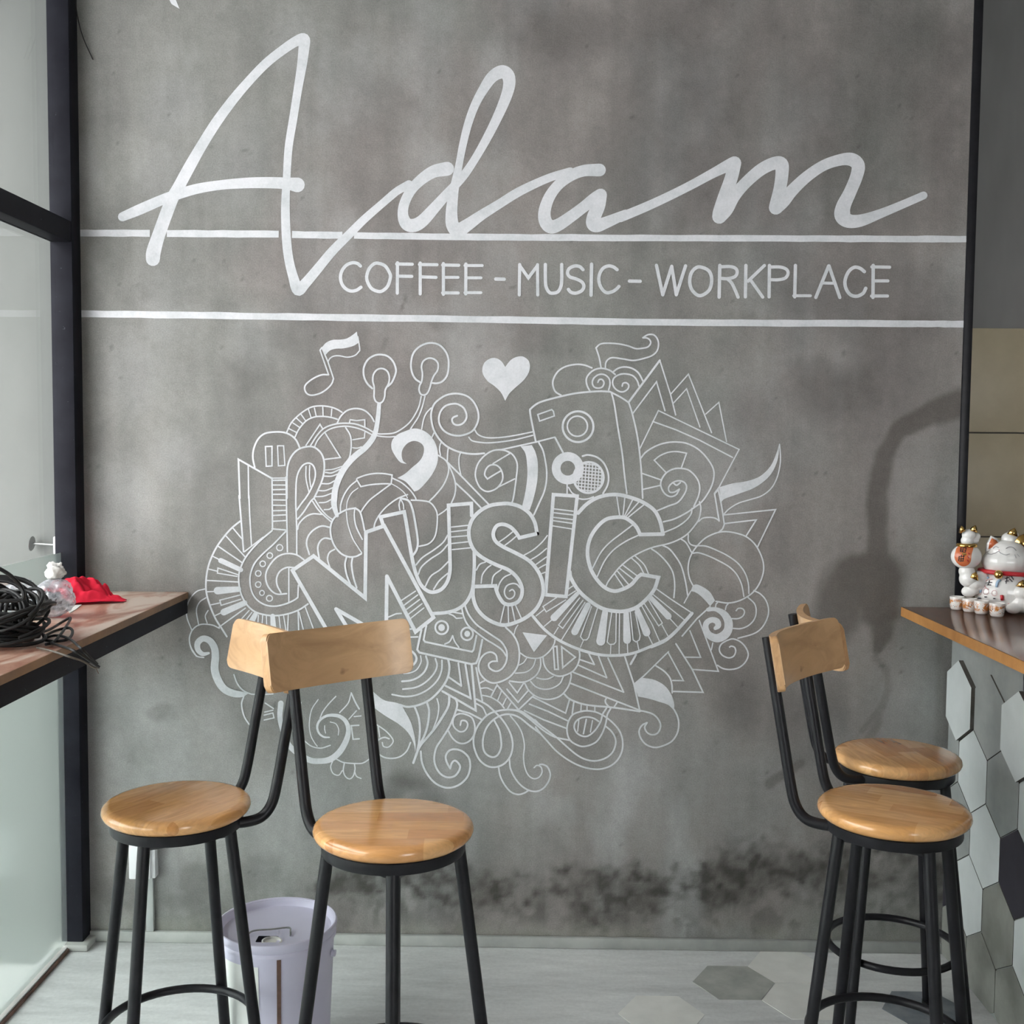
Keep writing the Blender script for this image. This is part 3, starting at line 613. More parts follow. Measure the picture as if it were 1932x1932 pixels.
MURAL = """#script
first_letter|A|1|c|317,1605,95 322,1555,98 357,1440,88 440,1215,85 490,1120,80 560,990,78 640,850,72 740,690,70 850,540,66 960,410,62 1080,285,62 1200,190,64 1285,135,70 1335,122,78 1336,180,74 1322,300,66 1297,450,58 1265,650,56 1233,850,54 1220,1050,52 1211,1250,58 1217,1450,62 1233,1600,62 1262,1720,66 1296,1812,78 1345,1770,70 1430,1670,65 1530,1550,62 1640,1440,58 1740,1340,55 1860,1235,52 1960,1150,52
crossbar|A|1|c|112,1320,62 230,1270,72 380,1205,70 480,1170,70 620,1130,68 780,1105,65 950,1092,72 1100,1090,76 1215,1095,80 1292,1105,100
second_letter|B|1|c|286,1021,52 383,938,53 470,888,58
second_letter|B|1|c|728,782,95 640,800,85 560,850,75 490,920,68 442,1010,68 430,1090,72 452,1150,85 500,1165,90 560,1135,85 640,1050,75 720,960,65 790,885,60 850,815,58 920,710,55 1000,570,60 1070,430,66 1125,300,75 1148,210,82 1138,150,88 1095,128,90 1030,165,78 968,255,65 915,355,58 870,480,55 835,620,52 808,760,50 780,900,60 765,1000,72 758,1090,80 765,1160,88 800,1198,95 860,1165,85 960,1095,70 1080,1020,62 1200,945,62 1320,885,58 1440,835,55 1560,800,55
third_letter|B|1|c|1757,790,86 1650,795,78 1560,830,75 1480,890,72 1420,970,75 1388,1060,82 1390,1130,88 1425,1172,92 1480,1160,85 1570,1100,78 1650,1040,75 1720,985,80 1765,958,85*
third_letter|B|1|c|1765,958,85 1752,1030,88 1722,1100,95 1716,1150,98 1742,1165,90 1800,1145,80 1860,1120,72 1935,1088,62
fourth_letter|D|1|c|200,484,52 330,430,50 450,375,48 580,310,48 700,245,52 780,205,65 812,192,72*
fourth_letter|D|1|c|812,192,72 795,270,70 760,370,72 735,450,75 730,480,76*
fourth_letter|D|1|c|730,480,76 770,440,70 810,370,65 870,300,62 950,230,65 1020,195,68 1062,198,74 1066,250,70 1055,330,68 1037,410,72 1033,432,74*
fourth_letter|D|1|c|1033,432,74 1075,395,70 1120,340,65 1200,265,60 1290,205,58 1380,175,62 1440,174,72 1474,205,72 1465,265,68 1430,350,68 1395,425,78 1392,475,88 1425,503,75 1490,500,65 1590,465,50 1700,420,44 1825,366,42
#tagline
letter_c|T1|6.2|c|430,225 400,200 350,192 290,215 245,270 228,335 240,400 275,450 330,478 390,470 435,440
letter_o|T1|6.2|C|610,197 680,225 728,300 732,350 705,430 650,478 600,480 540,450 500,380 495,320 520,250 565,205
letter_f|T1|6|l|805,192 803,500
letter_f|T1|6|l|797,205 955,207
letter_f|T1|6|l|820,328 950,330
letter_f_second|T1|6|l|1035,195 1035,508
letter_f_second|T1|6|l|1027,210 1205,212
letter_f_second|T1|6|l|1050,335 1195,340
letter_e|T1|6|l|1270,200 1270,512
letter_e|T1|6|l|1262,215 1425,218
letter_e|T1|5.5|l|1285,340 1418,340
letter_e|T1|6|l|1262,497 1420,498
letter_e_second|T1|6|l|1498,205 1496,508
letter_e_second|T1|5.5|l|1488,220 1663,220
letter_e_second|T1|5.5|l|1515,345 1650,345
letter_e_second|T1|5.5|l|1488,495 1650,495
hyphen|T1|6.5|l|1800,357 1885,359
letter_m|T2|6|l|432,210 428,518
letter_m|T2|6|l|432,220 520,345 613,220
letter_m|T2|6|l|613,212 615,518
letter_u|T2|6.3|c|692,210 692,330 698,430 730,490 770,500 820,485 850,430 858,350 858,210
letter_s|T2|6.3|c|1073,262 1040,232 990,225 935,250 917,295 940,335 1000,355 1060,385 1082,430 1060,475 1000,500 950,490 925,462
letter_i|T2|6.5|l|1160,207 1155,520
letter_c_second|T2|6.3|c|1418,262 1380,235 1330,225 1275,250 1240,310 1235,380 1260,450 1310,495 1370,485 1410,460 1437,432
hyphen_second|T2|6.3|l|1543,378 1652,380
letter_w|T3|6.3|l|143,152 187,358 250,158 282,358 347,155
letter_o_second|T3|6.5|C|452,163 510,190 530,250 515,320 470,358 430,360 390,320 376,265 385,210 415,172
letter_r|T3|6.5|l|587,152 582,374
letter_r|T3|6.2|c|587,162 660,160 700,175 708,205 690,232 640,245 600,243
letter_r|T3|6.2|c|640,245 670,275 695,325 715,374
letter_k|T3|6.3|l|770,152 766,372
letter_k|T3|6|l|900,152 785,262
letter_k|T3|6|l|800,250 888,374
letter_p|T3|6.3|l|935,152 932,372
letter_p|T3|6|c|935,163 1010,163 1055,180 1065,210 1045,240 1000,252 940,252
letter_l|T3|6.3|l|1117,152 1112,372
letter_l|T3|5.5|l|1105,364 1222,364
letter_a|T3|6.3|l|1350,155 1260,376
letter_a|T3|6.3|l|1352,155 1428,376
letter_a|T3|5.5|l|1310,275 1395,277
letter_c_third|T3|6.5|c|1600,195 1570,172 1530,165 1490,195 1465,255 1470,310 1500,355 1545,368 1590,348 1610,312
letter_e_third|T3|6.5|l|1662,152 1660,376
letter_e_third|T3|6|l|1652,162 1777,164
letter_e_third|T3|6|l|1672,260 1765,260
letter_e_third|T3|6|l|1650,366 1762,366
#doodle
eighth_note|a|1|f|1063,318* 1110,265 1180,235 1260,232 1330,220 1390,185 1440,145* 1458,265* 1400,300 1300,325 1210,330 1150,350 1105,395*
eighth_note|a|2.8|c|1450,200 1468,310 1470,350* 1420,400 1340,420 1250,405 1190,410 1150,435 1130,470
eighth_note|a|3|l|1063,318 1045,345 1137,608
eighth_note|a|3|l|1068,325 1130,470 1190,650
eighth_note|a|3.4|c|1137,608 1060,610 970,650 895,710 880,760 905,810 960,828 1050,805 1120,760 1170,705 1190,650
earbud|a|4|c|1605,755 1550,700 1515,620 1515,530 1555,450 1620,405 1690,392 1770,410 1830,470 1858,550 1850,610 1815,690 1775,730
earbud|a|3.6|C|1625,800 1625,740 1610,670 1620,600 1660,552 1715,542 1765,570 1788,630 1780,700 1745,770 1738,840 1720,890 1685,912 1645,895 1625,850
earbud|a|1|c|1678,925,42 1668,1050,48 1645,1200,52 1610,1290,60 1530,1390,62 1420,1480,65 1320,1590,65 1250,1710,68 1210,1830,64 1197,1932,66 1197,2010,60 1228,2118,40
earbud_second|b|4|c|415,690 360,650 325,580 315,490 340,380 410,305 510,268 610,285 680,350 715,430 718,530 700,620 650,680 590,700 530,695
earbud_second|b|3.6|C|430,680 438,600 428,520 450,460 510,430 570,445 605,490 600,560 560,620 535,680 520,740 495,800 460,825 420,815 402,770 410,720
earbud_second|b|3|c|425,840 400,950 350,1050 290,1130 200,1200 120,1235 0,1243 -50,1240
earbud_second|b|3|c|465,840 440,940 400,1050 350,1130 310,1190
earbud_second|b|2.6|c|150,1270 80,1275 0,1270 -50,1262
wire_band|a|3.2|c|1610,1220 1540,1180 1440,1140 1340,1128 1220,1135 1100,1175 1020,1250 945,1365
wire_band|a|3|c|1600,1250 1500,1200 1400,1170 1300,1160 1180,1180 1090,1230 1020,1310 990,1375
heart|b|1|f|1325,525* 1290,470 1240,435 1180,430 1110,470 1080,540 1090,610 1140,680 1210,730 1280,800 1325,888* 1370,810 1430,750 1520,670 1575,590 1590,510 1570,450 1510,412 1440,420 1380,455
spiral_horn|b|4|c|810,1048 770,1065 755,1095 775,1135 820,1148 870,1130 905,1085 910,1030 880,965 820,925 760,920 690,940 640,990 615,1060 620,1130 660,1200 730,1245 820,1262 910,1245 980,1205 1025,1130 1040,1050 1020,960 970,880 900,830 800,810 700,825 620,870 560,930 532,1020 535,1100 560,1200 620,1300 700,1375 800,1425 900,1450 1000,1458 1100,1450
spiral_horn|b|3|c|1000,1200 1030,1245 1090,1275 1170,1285 1300,1278 1450,1255 1620,1220
spiral_horn|b|3|c|935,1278 970,1315 1050,1332 1150,1338 1300,1325 1450,1300 1620,1258
spiral_horn|b|3|c|530,965 480,1020 450,1090 430,1190
spiral_horn|b|3|l|565,1225 535,1290
spiral_horn|b|3|c|640,1330 625,1370 622,1420 632,1470
spiral_horn|b|3|c|715,1395 708,1450 705,1530
spiral_horn|b|3|c|850,1435 830,1500 832,1590 850,1680
question_curl|b|1|f|270,1565* 200,1545 140,1470 105,1390 115,1310 170,1250 260,1210 340,1185 420,1195 500,1240 560,1310 595,1400 605,1490 590,1580 540,1680 470,1770 400,1840 350,1860* 310,1810 250,1750 170,1715* 250,1670 330,1600 400,1540 440,1480 455,1410 440,1360 390,1325 330,1320 270,1350 225,1410 215,1470 230,1530
drop_leaf|g|3.2|c|1287,-7 1370,50 1400,120 1390,210 1340,320 1260,420 1190,490
drop_leaf|g|3.2|c|1387,68 1450,210 1475,320 1465,420 1430,505
drop_leaf|g|3.6|l|1387,68 1520,200 1830,520
drop_leaf|g|3.6|l|1480,295 1610,415 1745,555
letter_g_swirl|b|3.4|c|1380,1445 1300,1415 1200,1420 1110,1470 1040,1550 1008,1640 1010,1720 1050,1810 1110,1855 1170,1855 1240,1820 1290,1750 1298,1680 1270,1610 1220,1575 1160,1580 1120,1620 1105,1680 1135,1725* 1190,1690 1275,1640
letter_g_swirl|b|3|l|1195,1560 1378,1450
letter_g_swirl|b|3|l|1245,1815 1425,1725
letter_g_swirl|b|3.4|c|1300,1412 1380,1445 1430,1500 1455,1580 1445,1700 1430,1820 1412,1932 1397,1982
letter_g_swirl|b|3.4|l|1280,1412 1660,1328 1855,1278
white_band|b|1|f|1490,1375* 1540,1450 1558,1560 1562,1700 1540,1870 1507,2015* 1587,2061* 1630,1930 1668,1750 1675,1560 1650,1440 1610,1362*
white_band|b|3.6|c|1685,1335 1730,1420 1755,1530 1770,1640 1765,1760 1740,1870 1700,1960 1632,2110
speaker_box|c|4|c|290,1330 255,1160 228,1010 240,968 330,905 500,855 700,810 860,792 980,785 1085,790*
speaker_box|c|3.6|c|1085,790 1200,850 1275,900 1290,920 1330,1050 1380,1280 1410,1520 1425,1720 1435,1932
speaker_box|c|3.6|c|1100,800 1130,920 1170,1180 1215,1450 1240,1680 1265,1880
speaker_box|c|3|L|310,1035 460,982 478,1000 488,1050 330,1105
speaker_box|c|4.5|o|742,1165 165,165
speaker_box|c|3.4|o|735,1160 108,108
speaker_box|c|4|l|495,1280 580,1440
cloud_outline|c|3.6|c|560,828 500,790 472,720 480,650 530,570 610,520 720,497 810,505 890,535
flag_swirl|c|3.4|c|990,540 970,430 935,320* 980,280 1060,270 1180,278 1280,300 1360,328 1430,325 1490,310 1520,270 1510,235 1480,215 1437,212* 1490,180 1550,180 1590,220 1605,280 1590,350 1540,400 1460,430 1340,455 1230,440 1120,425 1070,440 1040,480 1035,540
spiral_curl|c|3.6|c|870,785 838,720 832,650 870,590 930,550 1000,540 1080,560 1140,605
spiral_curl|c|3.4|c|1070,770 1085,710 1075,650 1030,610 970,605 915,640 895,690 910,735 950,752 1000,740 1020,695 1000,660 970,662 955,690
spiral_curl|c|3.6|c|1115,580 1170,540 1240,525 1320,540 1390,590 1440,680
spiral_curl|c|3.4|c|1395,730 1375,670 1330,620 1260,600 1190,605 1130,640 1112,690 1130,745 1180,785 1230,790 1275,760 1285,720 1260,695 1225,700 1215,730
dot_ring|c|16.5|o|632,1610 125,126
microphone|c|3.8|c|790,1480 850,1468 940,1490 1010,1545 1055,1630 1070,1720 1055,1800 1010,1880
microphone|c|3|c|640,1815 680,1875 740,1905
microphone|c|3|l|625,1785 625,1880
microphone|c|5|o|855,1710 160,165
microphone|c|2.4|m|855,1710 160,165
microphone|h|3|c|1435,345 1480,352 1540,345 1590,325
mountain_peaks|d|4.4|l|90,620 425,170
mountain_peaks|d|3|l|425,170 540,535 595,755
mountain_peaks|d|3|l|135,740 390,400 480,710
mountain_peaks|d|2.8|l|540,535 732,318 980,945
mountain_peaks|d|2.6|l|570,630 712,475 855,885
mountain_peaks|d|2.6|l|918,745 1058,620 1140,1040
amplifier_box|d|2.8|l|205,1130 410,708 1275,1125 1060,1530 1010,1595 1060,1895
amplifier_box|d|3|l|350,825 600,915 850,1025 1205,1210
trumpet|d|3.4|c|220,1220 280,1150 390,1085 500,1052 610,1045 720,1062 840,1125 940,1230 1000,1340 1000,1450 960,1560 880,1680 790,1750 700,1810 580,1870 465,1900
trumpet|d|3|c|490,1370* 365,1240* 430,1190 520,1155 610,1148 712,1165* 655,1325
trumpet|d|3.4|c|400,1780 520,1730 620,1690 690,1600 712,1530 690,1480 630,1460 565,1480 520,1530 530,1580 580,1582 635,1550* 600,1610 540,1630 480,1600 440,1530 440,1460 490,1380 570,1335 650,1328 740,1350 820,1430 852,1520 840,1620 790,1735
trumpet|d|3.4|c|570,1485 605,1508 645,1480
trumpet|d|3|l|232,1380 435,1450
trumpet|d|3|l|235,1555 430,1510
trumpet|i|3.2|c|1475,380 1490,450 1470,560 1420,640 1350,720 1270,775 1150,825 950,875 770,960 640,1060 560,1150 500,1230 475,1280
trumpet|i|3|c|1395,450 1385,510 1330,580 1230,650 1100,705
trumpet|i|3|c|755,630 650,710 520,810 420,920 330,1090
trumpet|i|3|c|815,740 690,800 560,890 460,1010 380,1180
feather_note|d|1|f|1705,1060* 1680,1150 1620,1290 1530,1390 1440,1440 1330,1470 1200,1490 1060,1530* 1085,1690* 1110,1660 1170,1635 1300,1590 1430,1540 1550,1460 1630,1370 1680,1260 1700,1170*
feather_note|d|2.8|c|1708,1070 1718,1200 1712,1300 1680,1430 1620,1540 1520,1620 1400,1660 1270,1700 1170,1760 1110,1820
feather_note|j|3.2|c|1000,160 1040,360 1072,575* 1050,630 1010,665
feather_note|j|3|l|1000,150 955,205 1010,530
feather_note|j|3|c|1010,530 960,500 890,490 810,500 760,540
feather_note|j|3|c|635,700 635,770 660,815 710,835 745,835
feather_note|j|3|l|1065,460 1695,395 1475,850
feather_note|j|3|l|1075,565 1460,520 1340,710
drum|j|3.2|c|680,920 740,840 830,750 920,700 1010,670 1100,663 1210,680 1330,720 1430,800 1500,910 1545,1040 1545,1160 1500,1290 1430,1390 1340,1460 1230,1510 1110,1530 970,1510
drum|j|3|c|680,920 645,1010 632,1120 650,1230 690,1315
drum|j|3|c|745,835 850,840 980,890 1120,960 1250,1060 1330,1180 1365,1300 1370,1415
drum|j|3|c|690,925 760,920 870,955 1000,1015 1130,1090 1220,1180 1280,1300 1310,1450
sound_ring_outer|j|3|c|540,750 600,790 640,850 670,910
sound_ring|j|3.2|c|190,875 270,930 360,1020 430,1120 460,1210 470,1330 460,1465
sound_ring_outer|j|3.2|c|320,830 400,870 470,950 540,1060 580,1180 610,1320 628,1440
drum_band|j|1|f|690,1315* 740,1305 820,1340 900,1400 960,1500* 900,1570* 850,1510 780,1440 720,1400 665,1385*
drum_band|j|2.6|l|665,1385 585,1530
drum_base_line|j|3.2|l|900,1575 740,1720 560,1932
drum_foot_line|k|3|l|575,850 310,1110 215,1190
white_spiral|k|1|c|1000,398,42 1080,395,45 1165,440,70 1215,520,88 1215,610,92 1170,675,96 1090,705,88 1010,670,76 975,600,66 985,540,62 1040,508,60 1095,525,66 1108,570,62 1078,598,40
white_spiral|k|2.8|c|1185,400 1195,360 1215,335
white_spiral|k|2.8|c|1080,370 1085,340 1100,325
small_curls|k|3|c|1255,495 1320,495 1370,470 1390,425 1370,390 1325,385 1300,410
small_curls|k|3|c|1270,600 1350,602 1430,570 1490,510 1515,430 1500,340 1425,265
small_curls|k|3|c|1490,195 1560,230 1620,300 1648,400 1630,500 1570,600 1480,660 1320,705
small_curls|k|3.2|c|1200,730 1265,712 1340,740 1400,800 1430,880 1400,960 1330,1020 1240,1040 1160,1030 1100,995
small_curls|k|3.2|c|1200,730 1140,770 1120,830 1150,885 1215,915 1270,900 1295,850 1285,805 1250,790 1230,800
small_curls|k|2.6|l|1050,755 1035,830
triangle_spikes|k|3|l|905,515 1110,1060 835,1040
triangle_spikes|k|3.4|l|655,765 830,1040 945,1285 620,1275
triangle_spikes|k|3|l|805,625 920,910 755,908
triangle_spikes|k|3|l|570,855 735,1160 620,1158
triangle_spikes|k|3.4|c|440,1000 530,1060 590,1130 612,1210 615,1290
white_leaf|k|1|f|205,1195* 300,1130* 420,1150 530,1210 600,1300 635,1400 635,1480* 570,1420 470,1385 350,1350 250,1330*
white_leaf|k|3.6|c|635,1470 670,1540 685,1620 670,1720 610,1810 510,1860 420,1875 330,1840 275,1770 260,1700 290,1640 345,1610* 320,1660 345,1715 400,1740 460,1720 490,1650 470,1580 410,1520 320,1490 260,1480
curved_keyboard|l|5.4|c|290,400 420,550 570,670 720,750 900,820 1100,870 1300,880 1500,855 1700,780 1905,690
curved_keyboard|i|6.4|c|960,1932 1100,1870 1220,1770 1320,1660 1395,1575
curved_keyboard|i|2.8|l|1010,1310 1180,1430 1395,1570
curved_keyboard|l|1|l|830,130,50 550,420,88
curved_keyboard|l|1|l|960,270,70 802,590,88
curved_keyboard|l|1|l|1170,350,72 1117,705,110
curved_keyboard|l|1|l|1425,350,65 1437,690,96
curved_keyboard|l|1|l|1555,310,60 1675,600,96
curved_keyboard|i|1|l|940,1395,50 1140,1605,72
curved_keyboard|l|2.5|l|580,175 415,285 455,350 690,205
curved_keyboard|l|2.5|l|860,180 605,510 655,550 900,210
curved_keyboard|l|2.5|l|925,235 640,690
curved_keyboard|l|2.5|l|1005,285 870,650 900,690 945,690 970,660 1075,310
curved_keyboard|l|2.5|l|1250,360 1195,715 1225,745 1275,742 1300,715 1305,370
curved_keyboard|l|2.5|l|1345,365 1340,860
curved_keyboard|l|2.5|l|1475,345 1510,690 1545,715 1585,690 1595,640 1535,350
curved_keyboard|l|2.3|l|1610,270 1740,500 1830,705
curved_keyboard|l|2.5|l|1640,240 1820,520 1865,485 1700,210
curved_keyboard|l|2.3|l|430,320 330,400
curved_keyboard|l|2.3|l|520,450 430,525
curved_keyboard|l|2.3|l|600,540 550,620
curved_keyboard|l|2|l|905,700 870,780
curved_keyboard|l|2|l|1240,750 1235,870
curved_keyboard|l|2.3|l|1440,730 1445,850
curved_keyboard|l|2.3|l|1560,715 1580,815
curved_keyboard|l|2.3|l|1690,630 1750,750
curved_keyboard|l|2.3|l|1860,510 1932,640
curved_keyboard|i|2.5|l|975,1370 1320,1650
curved_keyboard|i|2.3|l|1150,1620 1240,1720
curved_keyboard|l|2.5|l|720,75 785,30
curved_keyboard|l|2.5|l|725,150 810,95
curved_keyboard|l|4.5|l|1545,870 1480,985
nested_triangles|l|3.2|l|975,865 1040,990 865,930
nested_triangles|l|3.2|l|1090,890 1190,1150 850,1000
nested_triangles|l|3.4|l|1205,910 1395,1325 785,1085
nested_triangles|l|3.6|l|1410,895 1520,1230 1590,1545 745,1215
play_button|l|1|F|165,597 465,635 305,840
play_button|l|2.2|c|65,620 80,560 110,510
play_button|l|3|c|140,850 220,900 330,915 420,890 500,820 550,740 560,690
pause_button|l|3.4|c|415,900 430,990 480,1070 560,1120 640,1130 730,1100 800,1050 845,970 862,880 855,820
pause_button|l|3.4|L|540,775 583,768 602,1048 558,1048
pause_button|l|3.4|L|642,775 808,900 655,1028
scallops|l|2.6|c|215,915 180,965 130,995
scallops|l|2.8|c|325,930 290,1020 210,1080 80,1095
scallops|l|3.4|c|385,920 385,1010 340,1110 250,1180 150,1205 10,1190
scallops|l|2.8|c|340,1150 400,1165 470,1165 540,1135
scallops|l|3|c|265,1195 330,1260 430,1290 530,1275 620,1220 660,1140
scallops|l|3.4|c|195,1220 240,1300 320,1370 430,1410 540,1405 640,1360 720,1260 755,1150 755,1100
treble_wave|m|3.8|c|1380,410 1470,500 1530,620 1545,760 1520,890 1440,1000 1340,1060 1230,1085 1140,1050 1070,970 1048,880 1075,790 1130,730 1200,710 1260,745 1275,820* 1210,825 1172,860 1190,910 1260,942 1330,915 1380,840 1395,760 1385,680 1330,590 1250,530 1130,450 1020,370 940,270 900,190 885,140
treble_wave|m|3.6|c|1395,770 1330,680 1230,610 1130,550 1000,450 920,380 870,280 845,170
zigzag|m|3.2|l|1420,1080 1520,1205 1595,1090
zigzag|m|3.4|l|1395,1160 1530,1320 1650,1180
zigzag|m|3.6|l|1200,1250 1275,1110 1535,1410 1715,1240
zigzag|m|3|l|1325,1190 1280,1300
zigzag|m|3|l|1385,1270 1340,1360
zigzag|m|3|l|1440,1330 1400,1400
xylophone_bars|l|3.4|l|285,1380 690,1580 740,1405
xylophone_bars|l|3.4|l|250,1470 480,1560 720,1675
xylophone_bars|l|3.4|l|190,1550 420,1660 700,1765
xylophone_bars|l|3.6|c|0,1540 120,1560 250,1650 420,1790 560,1870 740,1910
xylophone_bars|l|3.4|l|790,1445 770,1590
xylophone_bars|l|4|c|670,1345 740,1410 880,1465 1020,1490 1200,1505 1400,1530 1590,1560
xylophone_bars|l|2.8|l|880,1475 875,1560
xylophone_bars|l|2.8|l|950,1500 950,1555
xylophone_bars|l|2.8|l|1045,1510 1045,1560
ribbon_loops|q|3.6|c|800,365 785,400 800,440 850,490
ribbon_loops|q|3.2|l|935,410 890,480
ribbon_loops|q|3.6|c|800,490 755,560 725,660 660,760 580,825 510,830 440,790 408,720 430,650 500,605 580,597 650,615 705,650
ribbon_loops|q|3.6|c|850,495 810,570 790,680 740,810 660,910 520,955 410,920 345,860 320,760 335,660 390,570 490,530 580,522 680,540 780,590 880,670 960,770 995,880 990,1000 940,1110 850,1190 720,1230 580,1220 440,1175 300,1095 180,1000 90,900 0,800 -60,720
ribbon_loops|q|3.6|c|785,705 860,770 905,850 910,930 870,1030 780,1100 660,1130 540,1110 430,1050 310,950 200,850 90,765 0,700 -70,630
ribbon_loops|q|2.6|l|465,630 450,770
ribbon_loops|q|3.2|l|555,625 520,800
ribbon_loops|q|2.6|l|630,640 605,780
ribbon_loops|p|4|c|1570,508 1450,420 1330,325 1220,287 1120,300 1020,360 950,450 915,560 915,670 950,740 1020,775 1080,750 1120,660 1115,550 1095,460 1035,345
ribbon_loops|p|4|c|1570,415 1450,320 1350,255 1230,235 1100,245 980,285 890,370 830,470 805,580 820,690 870,800 950,870 1040,890 1140,860 1210,790 1245,700 1250,600 1220,490 1150,370 1060,270 960,180 840,115
ribbon_loops|p|3.4|c|840,165 910,210 950,290
ribbon_loops|p|3.6|c|1090,885 1110,990 1160,1090 1230,1170 1310,1200 1380,1185 1430,1155
ribbon_loops|p|3.6|c|1215,800 1225,900 1270,1000 1340,1090 1430,1150 1520,1165 1600,1130 1660,1050 1680,970 1650,890 1600,860 1560,858
ribbon_loops|p|3|c|1495,895 1530,868 1575,890 1585,950 1550,1005 1490,1020 1430,980 1390,890 1375,770 1385,640 1360,510 1310,410 1225,305
hook_curl|p|4.2|c|600,105 620,180 590,290 530,430 450,560 385,660 358,780 375,880 430,965 510,1005 590,990 640,930 650,870 600,815 560,840 540,905* 500,830 490,760 530,700 600,685 680,710 750,780 768,880 740,990 670,1070 580,1115 480,1120 370,1070 280,970 220,840 205,710
small_snail|p|3.6|c|515,470 560,550 620,605 690,620 760,590 810,520 820,420 790,330 720,290 650,280 590,310 570,380 590,440 650,485 710,470 740,410 720,365 670,360 655,410
small_snail|p|4|l|620,235 760,275 895,345
leaf_blades|p|5|c|530,70 520,190 450,320 370,440 280,550 190,660 120,840
leaf_blades|p|3|c|390,110 410,200 395,320 355,430 330,490
leaf_blades|p|4.6|c|275,150 300,250 285,400 250,520 200,620
leaf_blades|p|4.4|c|135,200 180,320 195,450 185,600 165,700
leaf_blades|o|1|f|1060,160* 1200,290 1290,350 1440,385 1510,480 1570,600 1605,740 1615,860 1595,1020* 1612,930 1590,800 1530,690 1430,600 1300,520 1200,450 1080,350*
cassette|m|4.4|l|355,440 325,580 305,680 330,715 960,855 1020,845 1050,780 1095,560
cassette|m|4|l|415,390 382,560 400,585 970,705 990,680 1025,510
cassette|m|4|o|602,412 78,80
cassette|m|8|o|600,412 14,16
cassette|m|4|o|910,488 72,76
cassette|m|7|o|912,488 12,14
cassette|m|3.2|c|640,612 700,580 735,510* 760,580 810,650
cassette|m|3|c|690,245 740,265 780,300* 850,295
cassette|m|3.2|l|740,225 860,245
chevrons|m|4|l|805,845 840,1120 690,1015
chevrons|m|4.4|l|890,860 955,1270 650,1120
chevrons|m|4.6|l|965,865 1015,1420 610,1185
chevrons|m|3.6|l|1020,900 1095,1300
chevrons|m|3|c|1070,1085 1095,1070 1120,1060
chevrons|m|3|c|1080,1150 1150,1145 1220,1175
chevrons|m|3|c|1100,1235 1200,1260 1300,1320 1360,1390
vinyl_disc|m|4.6|c|150,690 215,690 270,730 295,790 270,850 215,880 140,880
vinyl_disc|m|2.6|c|345,755 350,830 300,920 225,960 140,970
vinyl_disc|m|4|c|410,760 430,850 390,950 310,1020 220,1055 120,1065
vinyl_disc|m|3.6|c|525,790 545,880 500,980 400,1080 280,1140 130,1160
vinyl_disc|m|3.6|c|605,810 600,930 550,1050 440,1160 300,1230 150,1250 0,1225
vinyl_disc|m|4.6|c|680,795 695,900 670,1030 590,1160 470,1280 330,1350 190,1375 90,1350
vinyl_disc|m|3|c|-60,290 0,265 50,245 110,240
vinyl_disc|m|3|c|-60,440 0,400 80,345 170,335
vinyl_disc|m|3.4|c|0,480 120,430 230,430
vinyl_disc|m|3|l|170,530 310,525
letter_m|x|7|l|632,1215 552,1076 591.7,1049 689,1128 690.6,1004 725,992 818,1165 784,1192 730,1087 728.5,1205
letter_m|x|7|l|668,1205 634,1149 728,1203
letter_m|g|2.8|l|880,1560 1045,1450
letter_m|g|2.8|l|905,1615 1070,1490
letter_m|g|2.8|l|930,1660 1090,1540
letter_m|g|2.8|l|960,1705 1115,1585
letter_m|g|2.6|l|990,1745 1135,1630
letter_u|g|6.8|c|700,745* 670,655* 925,600* 950,740 985,960 1020,1150 1060,1290 1110,1390 1180,1450 1250,1460 1330,1425 1390,1340 1415,1230 1415,1100 1410,900 1400,530* 1645,510* 1648,640*
letter_u|g|6.4|c|1675,1030 1675,1200 1660,1400 1630,1500 1570,1590 1480,1650 1370,1680 1235,1690
letter_u|g|2.8|l|1420,765 1605,745
letter_u|g|2.8|l|1425,815 1600,795
letter_u|g|2.8|l|1430,870 1610,855
letter_u|g|2.8|l|1435,940 1615,920
letter_u|g|2.6|l|1440,1005 1640,985
letter_s|h|7|c|985,720* 960,600 900,500 800,430 690,400 600,400 480,420 370,480 290,570 255,680 265,800 320,910 420,990 560,1060 680,1110 770,1190 820,1290 820,1380 780,1450 700,1480 630,1465 580,1400 550,1330 540,1280* 300,1288* 300,1400 340,1520 430,1620 540,1680 640,1700 760,1670 880,1610 980,1520 1040,1400 1050,1290 1020,1170 950,1060 870,990 740,920 620,860 540,800 515,720 550,640 620,620 700,650 760,710 795,765* 985,720*
letter_s|h|2.8|l|635,1490 590,1680
letter_s|h|2.8|l|675,1500 680,1690
letter_s|h|2.8|l|715,1495 750,1670
letter_s|h|2.6|l|755,1490 815,1625
letter_s|h|3|c|560,1340 580,1260 630,1190 700,1155
letter_s|h|3.2|c|800,1300 770,1265 720,1255 660,1280 635,1340 650,1395 690,1420 735,1395 745,1350 720,1320 690,1335
letter_s|h|3|c|335,1110 370,1050 430,1025
letter_s|h|3|c|385,1250 400,1160 450,1090 490,1060
letter_s|h|3|c|500,1255 520,1170 600,1105
letter_s|h|2.8|c|570,815 650,760 730,695
letter_s|h|2.8|c|620,860 700,800 765,745
letter_i|h|6.6|L|1160,302 1415,318 1295,1395 1075,1375
letter_i|h|2.8|l|1165,455 1370,480
letter_i|h|2.8|l|1155,495 1370,520
letter_i|h|2.8|l|1155,545 1365,570
letter_i|h|2.8|l|1150,580 1360,610
letter_i|h|2.6|l|1140,635 1355,670
